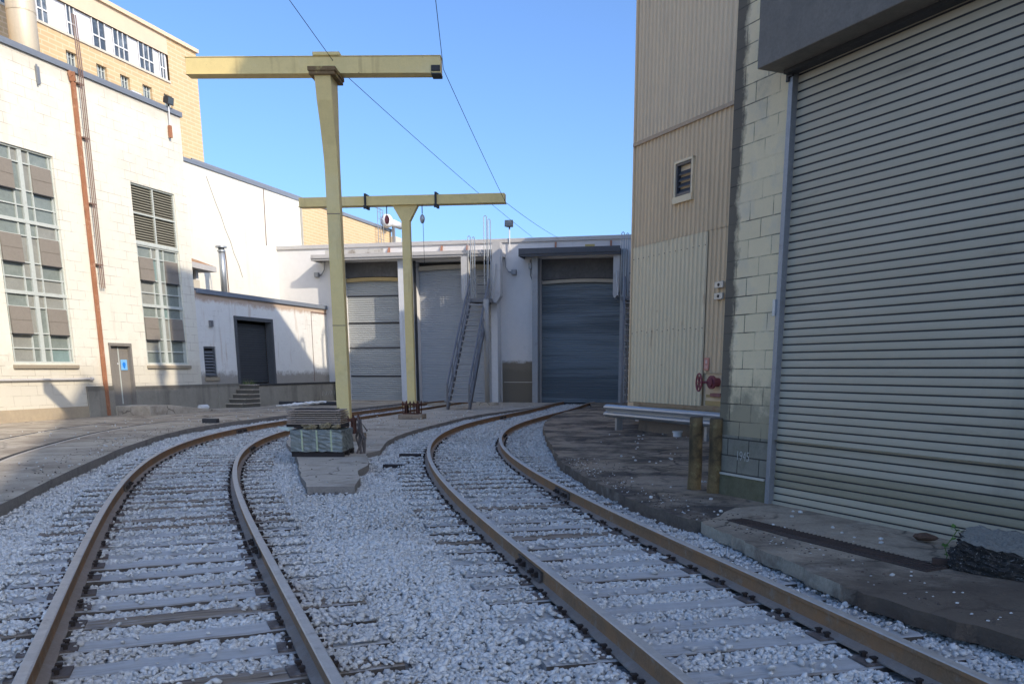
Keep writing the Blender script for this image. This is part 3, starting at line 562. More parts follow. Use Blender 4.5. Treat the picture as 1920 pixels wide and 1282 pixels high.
for z in (5.1, 7.0, 9.0, 10.6): cl.box(2.42, 2.70, -.12, 0, z-.02, z+.02)
cl.build('pipe_clamp', brownpipe, lb)
MB().tube([(-8,-.06,1.38),(1.62,-.06,1.38)], .035, 8).tube([(1.6,-.06,1.38),(1.72,-.06,1.38)], .06, 8).build('rail_pipe', greyflash, lb)
MB().box(.80, .93, -.06, 0, 10.15, 10.62).box(.78, .83, -.09, -.06, 10.1, 10.66).build('wall_bracket', steel, lb)
def floodlight(loc, az, label, tilt=25, h=1.0, box=True):
    o = thing('floodlight', loc, az, label, 'floodlight')
    MB().tube([(0,0,0),(0,0,h)], .028, 8).build('pole', whitem, o)
    hd_ = MB(); t = R(tilt)
    def rt(p): return (p[0], p[1]*math.cos(t)-p[2]*math.sin(t), p[1]*math.sin(t)+p[2]*math.cos(t)+h+.16)
    vs = [(-.2,-.14,-.15),(.2,-.14,-.15),(.2,-.14,.15),(-.2,-.14,.15),(-.15,.14,-.11),(.15,.14,-.11),(.15,.14,.11),(-.15,.14,.11)]
    hd_.add([rt(p) for p in vs], [(0,1,2,3),(7,6,5,4),(0,4,5,1),(1,5,6,2),(2,6,7,3),(3,7,4,0)]); hh = hd_.build('lamp_head', darkm, o, .012)
    MB().add([rt(p) for p in [(-.17,-.143,-.12),(.17,-.143,-.12),(.17,-.143,.12),(-.17,-.143,.12)]], [(0,1,2,3)]).build('lens', darkglass, hh)
    b_ = MB(); b_.box(-.03, .03, -.03, .03, h-.06, h+.08); b_.build('yoke', darkm, o); return o
fl = floodlight((*fr(A, AL, 6.92, -.1)[:2], 10.25), AL, 'black floodlight on a short pole at the top right corner of the tall white building', 10, .95); fl.scale = (.85, .85, .9)
MB().box(-.06, .06, -.04, .08, -.28, .18).build('junction_box', rustpipe, fl)
wl = thing('wall_lamp', (*fr(A, AL, 7.72, .3)[:2], 9.55), AL, 'small dark wedge lamp on the far side of the tall white building', 'wall lamp')
MB().add([(0,-.1,0),(.25,-.1,.15),(.12,-.1,.4),(0,-.1,.4),(0,.2,0),(.25,.2,.15),(.12,.2,.4),(0,.2,.4)], [(0,1,2,3),(7,6,5,4),(0,4,5,1),(1,5,6,2),(2,6,7,3),(3,7,4,0)]).build('lamp_head', darkm, wl)
MB().box(-.04, 0, 0, .1, .1, .3).build('bracket', steel, wl)
# ramp to the side door
r0 = thing('door_ramp', (*fr(A, AL, 2.75, -.02)[:2], .12), AL, 'concrete ramp sloping from the grey side door down to the apron', 'ramp')
MB().add([(0,-1.35,0),(4.2,-1.35,0),(4.2,0,0),(0,0,0),(0,-1.35,.33),(1.1,-1.35,.33),(1.1,0,.33),(0,0,.33)], [(0,1,5,4),(4,5,6,7),(1,2,6,5),(3,7,6,2),(0,4,7,3),(0,3,2,1)]).build('ramp_slab', islandc, r0, .015)
# ------------------------------------------------------------ set-back white wall (second range)
b2 = thing('set_back_white_building', fr(A, AL, 7.9, 2.5), AL, 'blank white block wall building set back behind the loading dock roof', 'building')
MB().wall(0, 12.96, 0, 10.3, (), 0).box(12.7, 12.96, .0, 8, 0, 10.3).build('wall', whitewall2, b2)
MB().box(0, 13.0, -.06, .2, 10.22, 10.38).build('coping', blueflash, b2, .01)
MB().tube([(9.25,-.03,7.6),(9.3,-.03,10.2)], .018, 6).build('conduit', brownpipe, b2)
ck = MB(); pp = [(4.8, -.012, 9.9)]
for i in range(9): pp.append((4.8+.28*i+random.uniform(-.04, .04), -.012, 9.9-.5*i))
ck.tube(pp, .009, 4); ck.build('hanging_wire', brownpipe, b2)
# ------------------------------------------------------------ low dock building
lo = thing('low_dock_building', fr(A, AL, 7.66, 0), AL, 'low white block dock building with a dark roller shutter and rust stained wall', 'building')
hs = (2.5, 5.4, 1.05, 3.87); hw = (.28, 1.1, 1.36, 2.58)
MB().wall(0, 11.4, 1.05, 4.7, [hs, hw], 0, .3).build('wall', lowwall, lo)
MB().add([(-.0,0,4.66),(11.4,0,4.66),(11.4,2.5,4.66),(-.0,2.5,4.66)], [(0,1,2,3)]).build('roof', darkm, lo)
MB().box(.08, 11.4, -.09, .15, 4.60, 4.78).build('coping', blueflash, lo, .01)
MB().box(9.0, 9.04, -.012, 0, 1.1, 4.4).box(9.04, 10.9, -.014, 0, 4.36, 4.42).build('patched_panel_edge', brownpipe, lo)
s1 = MB().slats(2.62, 5.3, 1.1, 3.6, .1, .28); sh = s1.build('roller_shutter', shutter_dark, lo)
MB().box(2.5, 2.62, -.08, .25, 1.05, 3.87).box(5.28, 5.42, -.08, .25, 1.05, 3.87).box(2.62, 5.28, -.06, .25, 3.72, 3.87).build('frame', M('dark_door_frame', (.08,.085,.09), .7), sh)
louvers(lo, .30, 1.08, 1.42, 2.56, 1, 1, .08, M('grey_green_louver', (.13,.14,.15), .6), .12, 'louver_window')
MB().box(.22, 1.16, -.06, .1, 1.24, 1.38).build('sill', sillm, lo)
MB().box(.75, .92, -.12, 0, 3.35, 3.6).build('wall_box', stairm, lo, .01)
dk = thing('loading_dock', fr(A, AL, 8.6, -.45), AL, 'concrete loading dock ledge with steps below the low white building', 'loading dock')
MB().box(1.7, 10.6, 0, .45, 0, 1.05).box(0, 1.7, .36, .45, 0, 1.10).build('ledge', plinthm, dk, .015)
stp = MB()
for i in range(5): stp.box(.42+.27*i, 1.74, -.42, .36, .12+.186*i, .27+.186*i, 0); stp.box(.39+.27*i, 1.74, -.45, .36, .27+.186*i, .306+.186*i, 1)
stp.build('steps', [M('shaded_riser', (.12,.11,.09), .9, .2, 2), islandc], dk, .004)
MB().box(1.75, 10.6, -.03, .04, .98, 1.06).build('dock_edge', M('dark_dock_edge', (.05,.048,.045), .7), dk)
scr = MB()
for i, (xx, sl_) in enumerate([(8.0,.1),(8.15,-.1),(8.35,.12),(8.5,-.12),(8.62,.1),(8.85,.1),(9.0,-.1),(9.2,.08)]): scr.bar((xx-sl_/2,-.004,.42), (xx+sl_/2,-.004,.62), .018, .006)
scr.build('chalk_scribble', chalk, dk)
wd = thing('weed_tuft', (*fr(A, AL, 10.5, -.25)[:2], 1.06), AL, 'dry green weed tuft on the dock edge by the dark shutter', 'weed')
wb = MB(); rn = random.Random(4)
for i in range(60):
    a = rn.uniform(0, 6.28); l = rn.uniform(.12, .38); p = (rn.uniform(-.35,.45), rn.uniform(-.1,.1), 0); q = (p[0]+l*.6*math.cos(a), p[1]+l*.4*math.sin(a), l*rn.uniform(.3,1))
    wb.add([p, (p[0]+.02,p[1],p[2]), q], [(0,1,2)], i % 2)
wb.build('blades', [dryleaf, leafm], wd)
# roof hood and flue on the low roof
hv = thing('roof_vent_hood', (*fr(A, AL, 7.85, .7)[:2], 4.7), AL, 'roof vent with a rust streaked sloping cap on the low dock roof', 'roof vent')
MB().box(0, 1.2, 0, 1.3, 0, .5).build('base', creamm, hv); MB().box(.1, .95, .1, 1.2, .5, .9).build('opening', darkm, hv)
MB().box(1.0, 1.15, .0, 1.3, .5, .95).build('post', whitem, hv)
hc = MB(); hc.add([(-.1,-.45,.9),(1.75,-.45,.85),(1.75,1.7,.85),(-.1,1.7,.9),(-.1,-.45,1.12),(1.75,-.45,1.05),(1.75,1.7,1.05),(-.1,1.7,1.12),(-.1,.6,1.75),(.5,.6,1.55)], [(0,3,2,1),(0,1,5,4),(1,2,6,5),(2,3,7,6),(3,0,4,7)], 0)
hc.add([(-.1,-.45,1.12),(1.75,-.45,1.05),(1.75,1.7,1.05),(-.1,1.7,1.12),(-.1,.6,1.75),(.5,.6,1.55)], [(0,1,5,4),(1,2,5),(2,3,4,5),(3,0,4)], 1); hc.build('cap', [greyflash, rustroof], hv)
fp = thing('roof_flue', (*fr(A, AL, 11.45, 1.2)[:2], 4.66), AL, 'slim galvanised flue pipe with a flat cap standing on the low dock roof', 'flue')
MB().tube([(0,0,0),(0,0,2.1)], .13, 12).build('pipe', galv, fp, 0, True); MB().tube([(0,0,2.1),(0,0,2.16)], .24, 12).tube([(0,0,1.93),(0,0,2.0)], .17, 12).build('cap', galv, fp)
MB().tube([(.33,0,0),(.30,0,1.6),(.25,0,2.0)], .025, 6).build('stay_rod', brownpipe, fp)

# ------------------------------------------------------------ buff brick buildings behind
bt = thing('brick_tower', fr(A, AL, 2, 9), AL, 'tall buff brick building rising behind the white building, with a ribbon of upper windows', 'building')
XO = 2.0
small = [(12.55,13.2),(14.39,15.06),(15.94,16.6),(17.5,18.2),(19.1,19.75)]
wins = [(a-XO, b-XO, 14.2, 15.42) for a, b in small]
MB().wall(-8, 22.1-XO, 0, 16.08, wins, 0, .2).wall(19.7-XO, 22.1-XO, 16.08, 18.25).add([(20.1,0,0),(20.1,9,0),(20.1,9,18.25),(20.1,0,18.25)], [(0,1,2,3)]).add([(-8,0,18.2),(20.1,0,18.2),(20.1,9,18.2),(-8,9,18.2)], [(0,1,2,3)]).build('wall', brickm, bt)
MB().wall(-8, 19.7-XO, 17.35, 18.25).box(-8, 20.2, -.12, .1, 18.18, 18.36).build('parapet', brickplain, bt)
MB().box(-8, 17.7, -.06, 0, 16.02, 16.12).build('band', creamm, bt)
MB().box(-8, 17.7, .12, .2, 16.12, 17.35).build('window_band', winpanel, bt)
for a, b in [(8.9,10.0),(11.2,11.8),(12.9,13.35),(14.44,15.26),(15.79,16.79),(17.55,18.62),(19.1,19.5)]:
    a -= XO; b -= XO; f = MB(); f.box(a, b, .09, .12, 16.14, 17.33); n = 3 if b-a > .9 else 2
    o = f.build('window', darkglass, bt); fr_ = MB()
    for i in range(n+1): xx = a+(b-a)*i/n; fr_.box(xx-.018, xx+.018, .05, .09, 16.14, 17.33)
    fr_.box(a, b, .048, .088, 16.62, 16.68); fr_.build('frame', whitem, o)
for a, b, c, dd in wins:
    o = MB().box(a, b, .17, .2, c, dd).build('window', darkglass, bt); fr_ = MB()
    for xx in (a+.03, a+(b-a)*.35, a+(b-a)*.65, b-.03): fr_.box(xx-.02, xx+.02, .12, .17, c, dd)
    for zz in np.linspace(c+.2, dd-.2, 3): fr_.box(a, b, .13, .168, zz-.01, zz+.01)
    fr_.build('frame', frame_w, o)
dc = thing('round_duct', (*fr(A, AL, 8.4, 7.3)[:2], 10.2), AL, 'wide round beige duct standing on the roof behind the tall white building', 'duct')
MB().tube([(0,0,0),(0,0,9)], .52, 24).build('pipe', ductm, dc, 0, True); MB().tube([(0,0,5.1),(0,0,5.16)], .535, 24).build('seam', ductm, dc)
db = MB().box(.9, 1.5, .4, .8, 0, 4.9); db.box(1.65, 2.2, .2, .6, 0, 4.6)
hb = thing('roof_unit', (*fr(A, AL, 9.0, 3.0)[:2], 10.9), AL, 'small grey roof unit beside the round duct on the tall white building', 'roof unit')
MB().box(0, .55, 0, .5, 0, 1.5).build('casing', winpanel, hb, .02); MB().box(.1, .45, -.02, 0, .5, 1.3).build('grille', stairm, hb)
bb = thing('brick_building', fr(A, AL, 20.9, 9), AL, 'lower buff brick building behind the back wall, between the white wall and the far crane', 'building')
MB().wall(0, 25.6, 0, 12.6).box(25.59, 25.8, 0, 8, 0, 12.5).build('wall', brickm, bb); MB().box(0, 25.8, -.08, .25, 12.5, 12.72).build('coping', blueflash, bb)
MB().box(26.0, 27.2, -.3, 1, 7, 12.2).build('side_pier', creamm, bb)
rl = thing('roof_ladder', (*fr(A, AL, 43.6, 8.7)[:2], 9.8), AL, 'thin steel roof ladder with cage hoops on the edge of the lower brick building', 'ladder')
lm = MB()
for xx in (0, .5, 1.0): lm.tube([(xx,0,0),(xx,0,4.0),(xx+.3,.4,4.2)], .03, 6)
for z in np.arange(.3, 4, .5): lm.tube([(0,0,z),(1.0,0,z)], .02, 5)
lm.build('ladder_frame', steel, rl)
dct = thing('white_duct', (*fr(A, AL, 45.3, 8.6)[:2], 13.1), AL, 'white horizontal round duct on the lower brick building beside the far crane post', 'duct')
MB().tube([(0,0,0),(2.4,0,0)], .28, 16).build('pipe', whitem, dct, 0, True); MB().blob((-.25,0,.0), .55, .5, .55, 2, 0, .03, 2).build('elbow', whitem, dct, 0, True); MB().box(.9, 1.1, -.1, .1, -1.5, -.25).build('support', steel, dct)

# ------------------------------------------------------------ back building with three doors
bk = thing('back_building', (*B, 0), AB, 'pale painted rear building with three tall roller shutter doors across the end of the yard', 'building')
D1 = (-12.1, -9.05, 0, 6.85); D2 = (-8.25, -4.3, 0, 6.75); D3 = (-2.05, 1.85, 0, 6.75)
REC = .5
MB().wall(-17.2, 9, 0, 7.6, [D1, D2, D3], 0, REC).add([(-17.2,0,0),(-17.2,14,0),(-17.2,14,7.6),(-17.2,0,7.6)], [(3,2,1,0)]).add([(-17.2,0,7.55),(9,0,7.55),(9,14,7.55),(-17.2,14,7.55)], [(0,1,2,3)]).build('wall', backwall, bk)
MB().box(-17.25, 9, -.07, .3, 7.5, 7.68).build('coping', greyflash, bk, .01)
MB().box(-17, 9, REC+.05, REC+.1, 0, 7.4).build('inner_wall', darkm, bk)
MB().box(-3.93, -2.33, -.012, 0, .05, 2.5).build('bare_concrete_base', M('stained_pier_base', (.70, .68, .65), .9, .06, .8, (), [((.45, .40, .35), 2, .64, .8, .4)], .4, 40, xgrime=((1.72, 2.22, 2, (.23, .195, .145), 1.0), (1.2, 1.9, 2, (.15, .13, .10), .5), (1.9, 1.6, 0, (.3, .28, .22), 0))), bk)
MB().box(-3.85, -2.35, -.02, -.013, 1.05, 1.08).build('joint_line', creamm, bk)
def shutter_door(dr, ztop, mat, name_label, pitch, low=None, lowmat=None):
    o = MB().slats(dr[0], dr[1], .08, ztop, pitch, REC-.1, .02, .02, None, 0, low).build('roller_shutter', [mat, lowmat or mat], bk); o['label'] = name_label
    return o
s_1 = shutter_door(D1, 5.95, shutter_far, 'grey roller shutter of the left rear door', .105)
s_2 = shutter_door(D2, 6.5, shutter_pale, 'pale grey roller shutter of the middle rear door behind the steel stair', .085)
s_3 = shutter_door(D3, 5.75, shutter_blue, 'dark blue grey roller shutter of the right rear door', .105)
for s_, dr, zs in ((s_1, D1, (1.3, 2.7, 3.9, 5.2)),):
    q = MB()
    for z in zs: q.box(dr[0]+.02, dr[1]-.02, REC-.13, REC-.11, z, z+.07)
    q.build('reinforcing_rib', darkm if s_ is s_1 else shutter_far, s_)
def skirt(dr, z0, z1, parent, bow):
    m = MB(); n = 16; vs = []
    for i in range(n+1):
        u = i/n; x = dr[0]+(dr[1]-dr[0])*u; zz = z0+bow*math.sin(math.pi*u); 
        vs += [(x, REC-.14+.03*math.sin(u*9), z1), (x, REC-.22+.035*math.sin(u*14+1), zz+.1)]
    for i in range(n): m.add([vs[2*i+1], vs[2*i+3], vs[2*i+2], vs[2*i]], [(0,1,2,3)])
    return m.build('canvas_skirt', canvasm, parent)
def beam(dr, z0, h, bow, mat, parent):
    m = MB(); n = 12
    for i in range(n):
        u, v = i/n, (i+1)/n; m.bar((dr[0]+.06+(dr[1]-dr[0]-.12)*u, REC-.25, z0+bow*math.sin(math.pi*u)), (dr[0]+.06+(dr[1]-dr[0]-.12)*v, REC-.25, z0+bow*math.sin(math.pi*v)), .1, h)
    return m.build('header_beam', mat, parent)
skirt(D1, 6.0, 6.85, bk, .05); beam(D1, 5.98, .17, .05, beamwood, bk)
skirt(D3, 5.7, 6.75, bk, .06); beam(D3, 5.68, .15, .07, beampale, bk); beam(D2, 6.45, .2, .06, beampale, bk)
jb = MB()
for x0, x1, z1 in ((-12.45,-12.1,6.85),(-8.95,-8.62,6.85),(-4.3,-3.98,6.75)): MB().box(x0, x1, -.62, .0, .05, z1).build('door_jamb', M('white_jamb', (.62,.63,.63), .7, .08, 2, [((.4,.38,.36),2,.6,.75,.4)], [((.3,.27,.24),4,.6,.75,.5)], .1, 30), bk, .01)
MB().box(-8.62, -8.50, -.58, -.5, .05, 6.8).box(-8.36, -8.25, -.1, 0, .05, 6.8).build('guide_rail', darkm, bk)
gj = M('grey_jamb', (.36,.37,.37), .7, .12, 2, [((.22,.2,.18),2,.55,.7,.5)], [((.15,.14,.13),4,.6,.75,.5)], .1, 30)
MB().box(-2.32, -2.05, -.5, 0, .05, 6.75).build('door_jamb', gj, bk, .01); MB().box(1.86, 2.14, -.62, 0, .05, 7.0).build('door_jamb', gj, bk, .01)
def canopy(x0, x1, z0, z1, mat, label):
    m = MB(); m.box(x0, x1, -.9, 0.0, z0+.16, z1-.05); m.box(x0-.05, x1+.05, -.98, -.9, z0, z1); m.box(x0-.04, x1+.04, -1.03, -.98, z0+.1, z0+.17)
    m.box(x0-.04, x0+.02, -.9, 0, z0, z0+.16); m.box(x1-.02, x1+.04, -.9, 0, z0, z0+.16); o = m.build('canopy', mat, bk, .008); o['label'] = label; return o
canopy(-13.25, -3.75, 6.82, 7.1, M('pale_canopy', (.46,.44,.41), .6, .12, 2, [((.3,.28,.26),2,.55,.7,.5)], (), .1, 30), 'long pale metal canopy over the left and middle rear doors')
canopy(-2.8, 1.82, 6.74, 7.1, M('dark_canopy', (.085,.09,.10), .55, .2, 2, (), (), .1, 30), 'dark metal canopy over the right rear door')
br_ = MB()
for x in (-12.3, -9.6, -6.9, -5.6, -1.3, 1.3): br_.bar((x, -.02, 7.42), (x+.05, -.35, 7.1), .05, .1); br_.box(x-.03, x+.05, -.05, 0, 7.15, 7.45)
br_.build('roof_bracket', M('rusty_bracket', (.34,.16,.10), .8, .3, 5), bk)
MB().box(-6.1, -5.5, -.02, 0, 7.1, 7.22).box(.1, .55, -.02, 0, 7.2, 7.32).build('yellow_plate', M('faded_yellow', (.50,.40,.16), .8, .2, 5), bk)
MB().box(-13.0, -9.9, -.006, 0, 7.15, 7.42).build('peeling_patch', M('peeling_paint', (.50,.48,.44), .9, .1, 3, [((.22,.18,.14),2.0,.5,.62,.8)], (), .3, 30), bk)
MB().box(2.2, 5, -.03, 0, 0, 4.1).build('brick_pier', darkbrick, bk)
MB().box(-12.9, -9, -.5, 0, .06, .10).build('threshold', concrete, bk)
for (xx, zz, s_, lab) in ((-13.35, 6.55, -1, 'small grey gooseneck lamp under the left end of the pale canopy'), (-3.4, 6.45, 1, 'small grey gooseneck lamp on the pier right of the stair'), (-2.5, 6.5, 9, 'small grey conduit lamp beside the dark canopy')):
    o = thing('gooseneck_lamp', (*fr(B, AB, xx, 0)[:2], zz), AB, lab, 'wall lamp')
    if s_ == 9: MB().tube([(0,-.03,.2),(0,-.05,0),(0,-.05,-.5),(.1,-.05,-.72),(.25,-.05,-.75)], .03, 6).build('conduit', steel, o); MB().box(-.08, .08, -.14, 0, -.2, .05).build('lamp_head', steel, o, .01)
    else:
        MB().tube([(-.32*s_,-.05,.35),(-.3*s_,-.08,-.05),(-.15*s_,-.1,-.28),(.1*s_,-.1,-.3)], .03, 6).build('arm', steel, o); MB().box(.0 if s_ > 0 else -.22, .22 if s_ > 0 else 0, -.2, 0, -.4, -.18).build('lamp_head', steel, o, .015)
floodlight((*fr(B, AB, -3.5, -.1)[:2], 7.1), AB, 'black floodlight on a white pole above the rear wall between the doors', -8, 1.05)
MB().tube([fr(B, AB, -3.75, -.1, 7.3), fr(B, AB, -3.62, -.1, 8.2)], .015, 6)

# ------------------------------------------------------------ steel stairs
def stair(label, foot, top, wd, ztop, group='steel stairs up to the roof'):
    o = thing('steel_stair', (foot[0], foot[1], .1), 90, label, 'stair', group)
    f_ = Vector((0, 0, 0)); t_ = Vector((top[0]-foot[0], top[1]-foot[1], ztop-.1)); u = Vector((t_.x, t_.y, 0)).normalized(); v = Vector((u.y, -u.x, 0)); h = v*(wd/2)
    for sd in (-1, 1):
        MB().bar(f_+h*sd, t_+h*sd, .06, .30).build('stringer', stairm, o)
        m = MB(); n = 5
        m.tube([f_+h*sd+Vector((0,0,.0)), f_+h*sd+Vector((0,0,.98)), f_.lerp(t_, .12)+h*sd+Vector((0,0,1.05)), t_+h*sd+Vector((0,0,1.0))], .045, 8)
        m.tube([f_.lerp(t_, .04)+h*sd+Vector((0,0,.5)), t_+h*sd+Vector((0,0,.55))], .034, 8)
        for i in range(1, n+1): p = f_.lerp(t_, i/n)+h*sd; m.tube([p, p+Vector((0,0,1.02))], .024, 6)
        m.build('handrail', stairm, o)
    N = 19
    tm = MB().bar(-h, h, .24, .06)
    first = None
    for i in range(1, N):
        if first is None: a = tm.build('tread', M('worn_tread', (.36, .35, .34), .6, .15, 6), o); first = a.data
        else: a = bpy.data.objects.new('tread', first); COL.objects.link(a); a.parent = o
        a.location = f_.lerp(t_, i/N)+Vector((0, 0, .08))
    return o, t_, u, v
sa, tt, uu, vv = stair('grey steel stair climbing to a high platform in front of the middle rear shutter', (-3.2, 35.7), (-2.75, 42.8), .88, 4.75)
def platform(root, org, parts=True):
    # org: local offset of platform centre front edge
    def L(x, y, z): p = Vector(fr((0, 0), AB, x, y, z)); return org+p
    m = MB()
    for x in (-.5, .5): m.bar(L(x,-.1,0), L(x,1.6,0), .08, .16)
    m.bar(L(-.5,-.1,0), L(.5,-.1,0), .08, .16); m.bar(L(-.5,1.55,0), L(.5,1.55,0), .08, .16); m.bar(L(0,-.1,.07), L(0,1.6,.07), .98, .03); m.build('platform', stairm, root)
    for i, (x, z0, z1, w_) in enumerate(((-.83, .05, 2.0, .30), (.72, -.1, 2.6, .38))):
        p = MB(); a = x-w_/2; b = x+w_/2
        pts = [(a, z0+.16), (a+.05, z0+.03), (b-.2, z0), (b, z0+.3), (b, z1-.03), (b-.03, z1), (a+.03, z1), (a, z1-.03)]
        vs = [L(px_, .3, pz) for px_, pz in pts]+[L(px_, .75, pz) for px_, pz in pts]
        p.add(vs, [(7,6,5,4,3,2,1,0)[::-1], (8,9,10,11,12,13,14,15)[::-1]]+[(k, 8+k, 8+(k+1)%8, (k+1)%8) for k in range(8)])
        p.build('side_panel', M('dull_white_panel', (.50,.49,.47), .6, .08, 2, [((.3,.28,.25),2.5,.55,.7,.5)]), root)
        q = MB(); q.tube([L(x, .22, z1*.62), L(x+(.12 if i == 0 else -.12), .1, .15)], .035, 6); q.build('strut', galv, root)
    for xs_, z0, z1 in (((-.62,-.50), .1, 2.9), ((-.40,-.30), .1, 2.85), ((.16,.30), .4, 3.75), ((.36,.47), .4, 3.6)):
        q = MB(); a, b = xs_; q.tube([L(a,.3,z0+.05), L(a,.3,z1-.05), L((a+b)/2,.3,z1), L(b,.3,z1-.05), L(b,.3,z0+.05), L((a+b)/2,.3,z0), L(a,.3,z0+.05)], .022, 6); q.build('safety_hoop', galv, root)
    q = MB()
    for z in (.35, .75, 1.15): q.tube([L(-.28,.6,z), L(.2,.6,z)], .022, 6)
    q.build('gate_bar', stairm, root)
platform(sa, tt+Vector((0,0,.05)))
cp = MB(); c0 = Vector((-1.98+3.2-.35, 40.6-35.7, 0)); cp.tube([c0, c0+Vector((0,0,4.6))], .11, 12); cp.build('support_column', M('beige_column', (.40,.38,.34), .6, .1, 2), sa, 0, True)
MB().box(c0.x-.5, c0.x+.5, c0.y-.3, c0.y+.3, -.02, .12).build('footing', islandc, sa, .02)
sb_, tt2, _, _ = stair('second grey steel stair mostly hidden behind the corrugated cladding tower', (3.72, 35.9), (4.28, 41.6), .8, 4.75)
platform(sb_, tt2+Vector((0,0,.05)))
# ------------------------------------------------------------ corrugated tower (right)
tw = thing('corrugated_tower', (*T, 0), AR, 'tall tan corrugated cladding building on the right with a small louvre window', 'building')
c1 = MB(); c1.corr(0, 5.2, 7.13, 12.5); c1.add([(0,0,.88),(0,8,.88),(0,8,12.5),(0,0,12.5)], [(0,1,2,3)], 0); c1.build('upper_cladding', sheet_hi, tw)
c2 = MB(); wx0, wx1, wz0, wz1 = 1.90, 2.53, 5.60, 6.30
c2.corr(0, wx0, 4.70, 7.11); c2.corr(wx1, 5.2, 4.70, 7.11); c2.corr(wx0, wx1, 4.7, wz0); c2.corr(wx0, wx1, wz1, 7.11); c2.build('middle_cladding', sheet_mid, tw)
c3 = MB(); c3.corr(0, 3.2, .88, 4.69, .165, -.012); c3.build('lower_cladding', sheet_lo, tw)
MB().corr(3.2, 5.2, 1.62, 4.69, .165, .01).build('side_cladding', sheet_mid, tw)
MB().box(-.03, 5.2, -.065, -.035, 7.06, 7.14).build('seam_flashing', M('seam_strip', (.48,.36,.24), .8, .2, 4), tw)
MB().box(-.045, .0, -.05, .15, .86, 12.5).build('corner_flashing', sheet_hi, tw)
bd = MB()
for i in range(14): bd.blob((.12+i*.235, -.06, 2.6+.02*(i%3)), .012, .012, .012, i, 0, 0); bd.blob((.12+i*.235, -.06, 4.4), .012, .012, .012, i, 0, 0)
bd.build('fixing_screw', rust, tw)
lw = louvers(tw, wx0, wx1, wz0, wz1, 1, 1, .0, M('dark_louvre', (.075,.085,.10), .35, .2, 5), .13, 'louvre_window')
fm = MB(); fm.box(wx0-.06, wx0, -.07, .06, wz0-.1, wz1+.05); fm.box(wx1, wx1+.06, -.07, .06, wz0-.1, wz1+.05); fm.box(wx0-.07, wx1+.07, -.09, .06, wz0-.16, wz0-.02); fm.box(wx0-.06, wx1+.06, -.075, .06, wz1, wz1+.05); fm.build('frame', sheet_lo, lw)
MB().box(.25, 12, .12, .5, -.1, .80).build('foundation', tanconc, tw, .01)
MB().box(.2, 12, -.02, .5, .78, .88).build('base_rail', M('rusty_base_rail', (.36,.27,.17), .8, .2, 3, [((.2,.1,.05),4,.55,.7,.6)]), tw)
MB().box(3.2, 4.8, .1, 8, .88, 1.65).build('recess', darkm, tw)
MB().box(3.3, 4.4, .02, .1, .9, 1.0).box(3.3, 4.4, .04, .1, 1.08, 1.14).build('sill', beamwood, tw)
# unseen masses, added and shaped to throw the yard's shade
wl_ = MB()
wl_.prism([(.3,.05),(9.35,.05),(9.35,9),(2,9),(-3.3,1.9)], .5, 1, ztop=[18.2,22.6,22.6,19,17.0])
wl_.prism([(8.65,.05),(20.6,.05),(20.6,9),(8.65,9)], 5, 1, ztop=[17.8,23.2,23.2,17.8]); wl_.box(20.6, 62, .05, 9, 5, 23.6)
wl_.box(11.55, 11.75, .1, .3, 18, 20.6); wl_.box(11.3, 12.1, .1, .4, 19.6, 19.85); wl_.prism([(11.45,.1),(12.0,.1),(12.0,.2),(11.45,.2)], 19.8, 20.9)  # unseen mast and blade, added for the shadow they cast
wl_.build('shade_block', sheet_hi, tw)
wing = thing('shade_wing', (2.8, 26.7, 0), 90, 'unseen range added behind the corrugated cladding building to cast shade', 'building')  # unseen wing, roof heights shaped to shade the dock and rear walls
MB().prism([(.2,1.0),(.42,2.4),(.9,7.3),(1.2,9.4),(1.55,12.9),(9,12.9),(9,-1),(2,-2)], 0, 9.3, ztop=[14.6,14.1,13.7,12.3,11.7,11.7,14,14.5]).build('wall', backwall, wing)
hk = MB()
for yy in (2.7, 5.4): hk.tube([(.6,yy,13.4),(.58,yy,15.1),(.6,yy+.15,15.5),(.6,yy+.42,15.5),(.6,yy+.55,15.1),(.6,yy+.5,14.2)], .07, 6)
hk.build('ladder_hoop', stairm, wing)  # unseen hoops, added for the looped shadows they throw
# boxes, sign and valve on the tower
for i, (z, lab) in enumerate(((3.5, 'upper of two small metal conduit boxes beside the garage corner'), (3.26, 'lower of two small metal conduit boxes beside the garage corner'))):
    o = thing('conduit_box', (*fr(T, AR, 3.78, -.05)[:2], z-.06), AR, lab, 'conduit box'); MB().box(-.15, .15, -.05, 0, 0, .13).build('box', galv, o, .005); MB().tube([(0,-.06,.065),(0,-.05,.065)], .035, 8).build('knob', darkm, o)
o = thing('red_notice', (*fr(T, AR, 3.37, -.03)[:2], 1.68), AR, 'small faded red notice above the valve', 'sign'); MB().box(-.09, .10, -.02, 0, 0, .28).build('plate', pinksign, o, .004)
tx = MB()
for z in (.04, .07, .10): tx.box(-.06, .07, -.022, -.02, z, z+.012)
tx.box(-.03, .04, -.022, -.02, .15, .23); tx.build('print', M('pale_print', (.75,.55,.48), .7), o)
vl = thing('pipe_valve', (*fr(T, AR, 3.72, .1)[:2], 1.30), AR, 'faded red pipe valve with a handwheel in a notch of the cladding', 'valve')
MB().tube([(0,.1,.12),(0,-.30,.12)], .10, 14).tube([(0,-.04,.12),(0,.02,.12)], .24, 18).tube([(0,-.2,.12),(0,-.25,.12)], .15, 14).build('body', redpaint, vl, 0, False)
w_ = MB(); n = 20; wc = Vector((-.16,-.46,.12)); ax_ = Vector((-.955,.296,0))
ring = [wc+ax_*.19*math.cos(a)+Vector((0,0,.19*math.sin(a))) for a in np.linspace(0, 2*math.pi, n+1)]
w_.tube(ring, .02, 6)
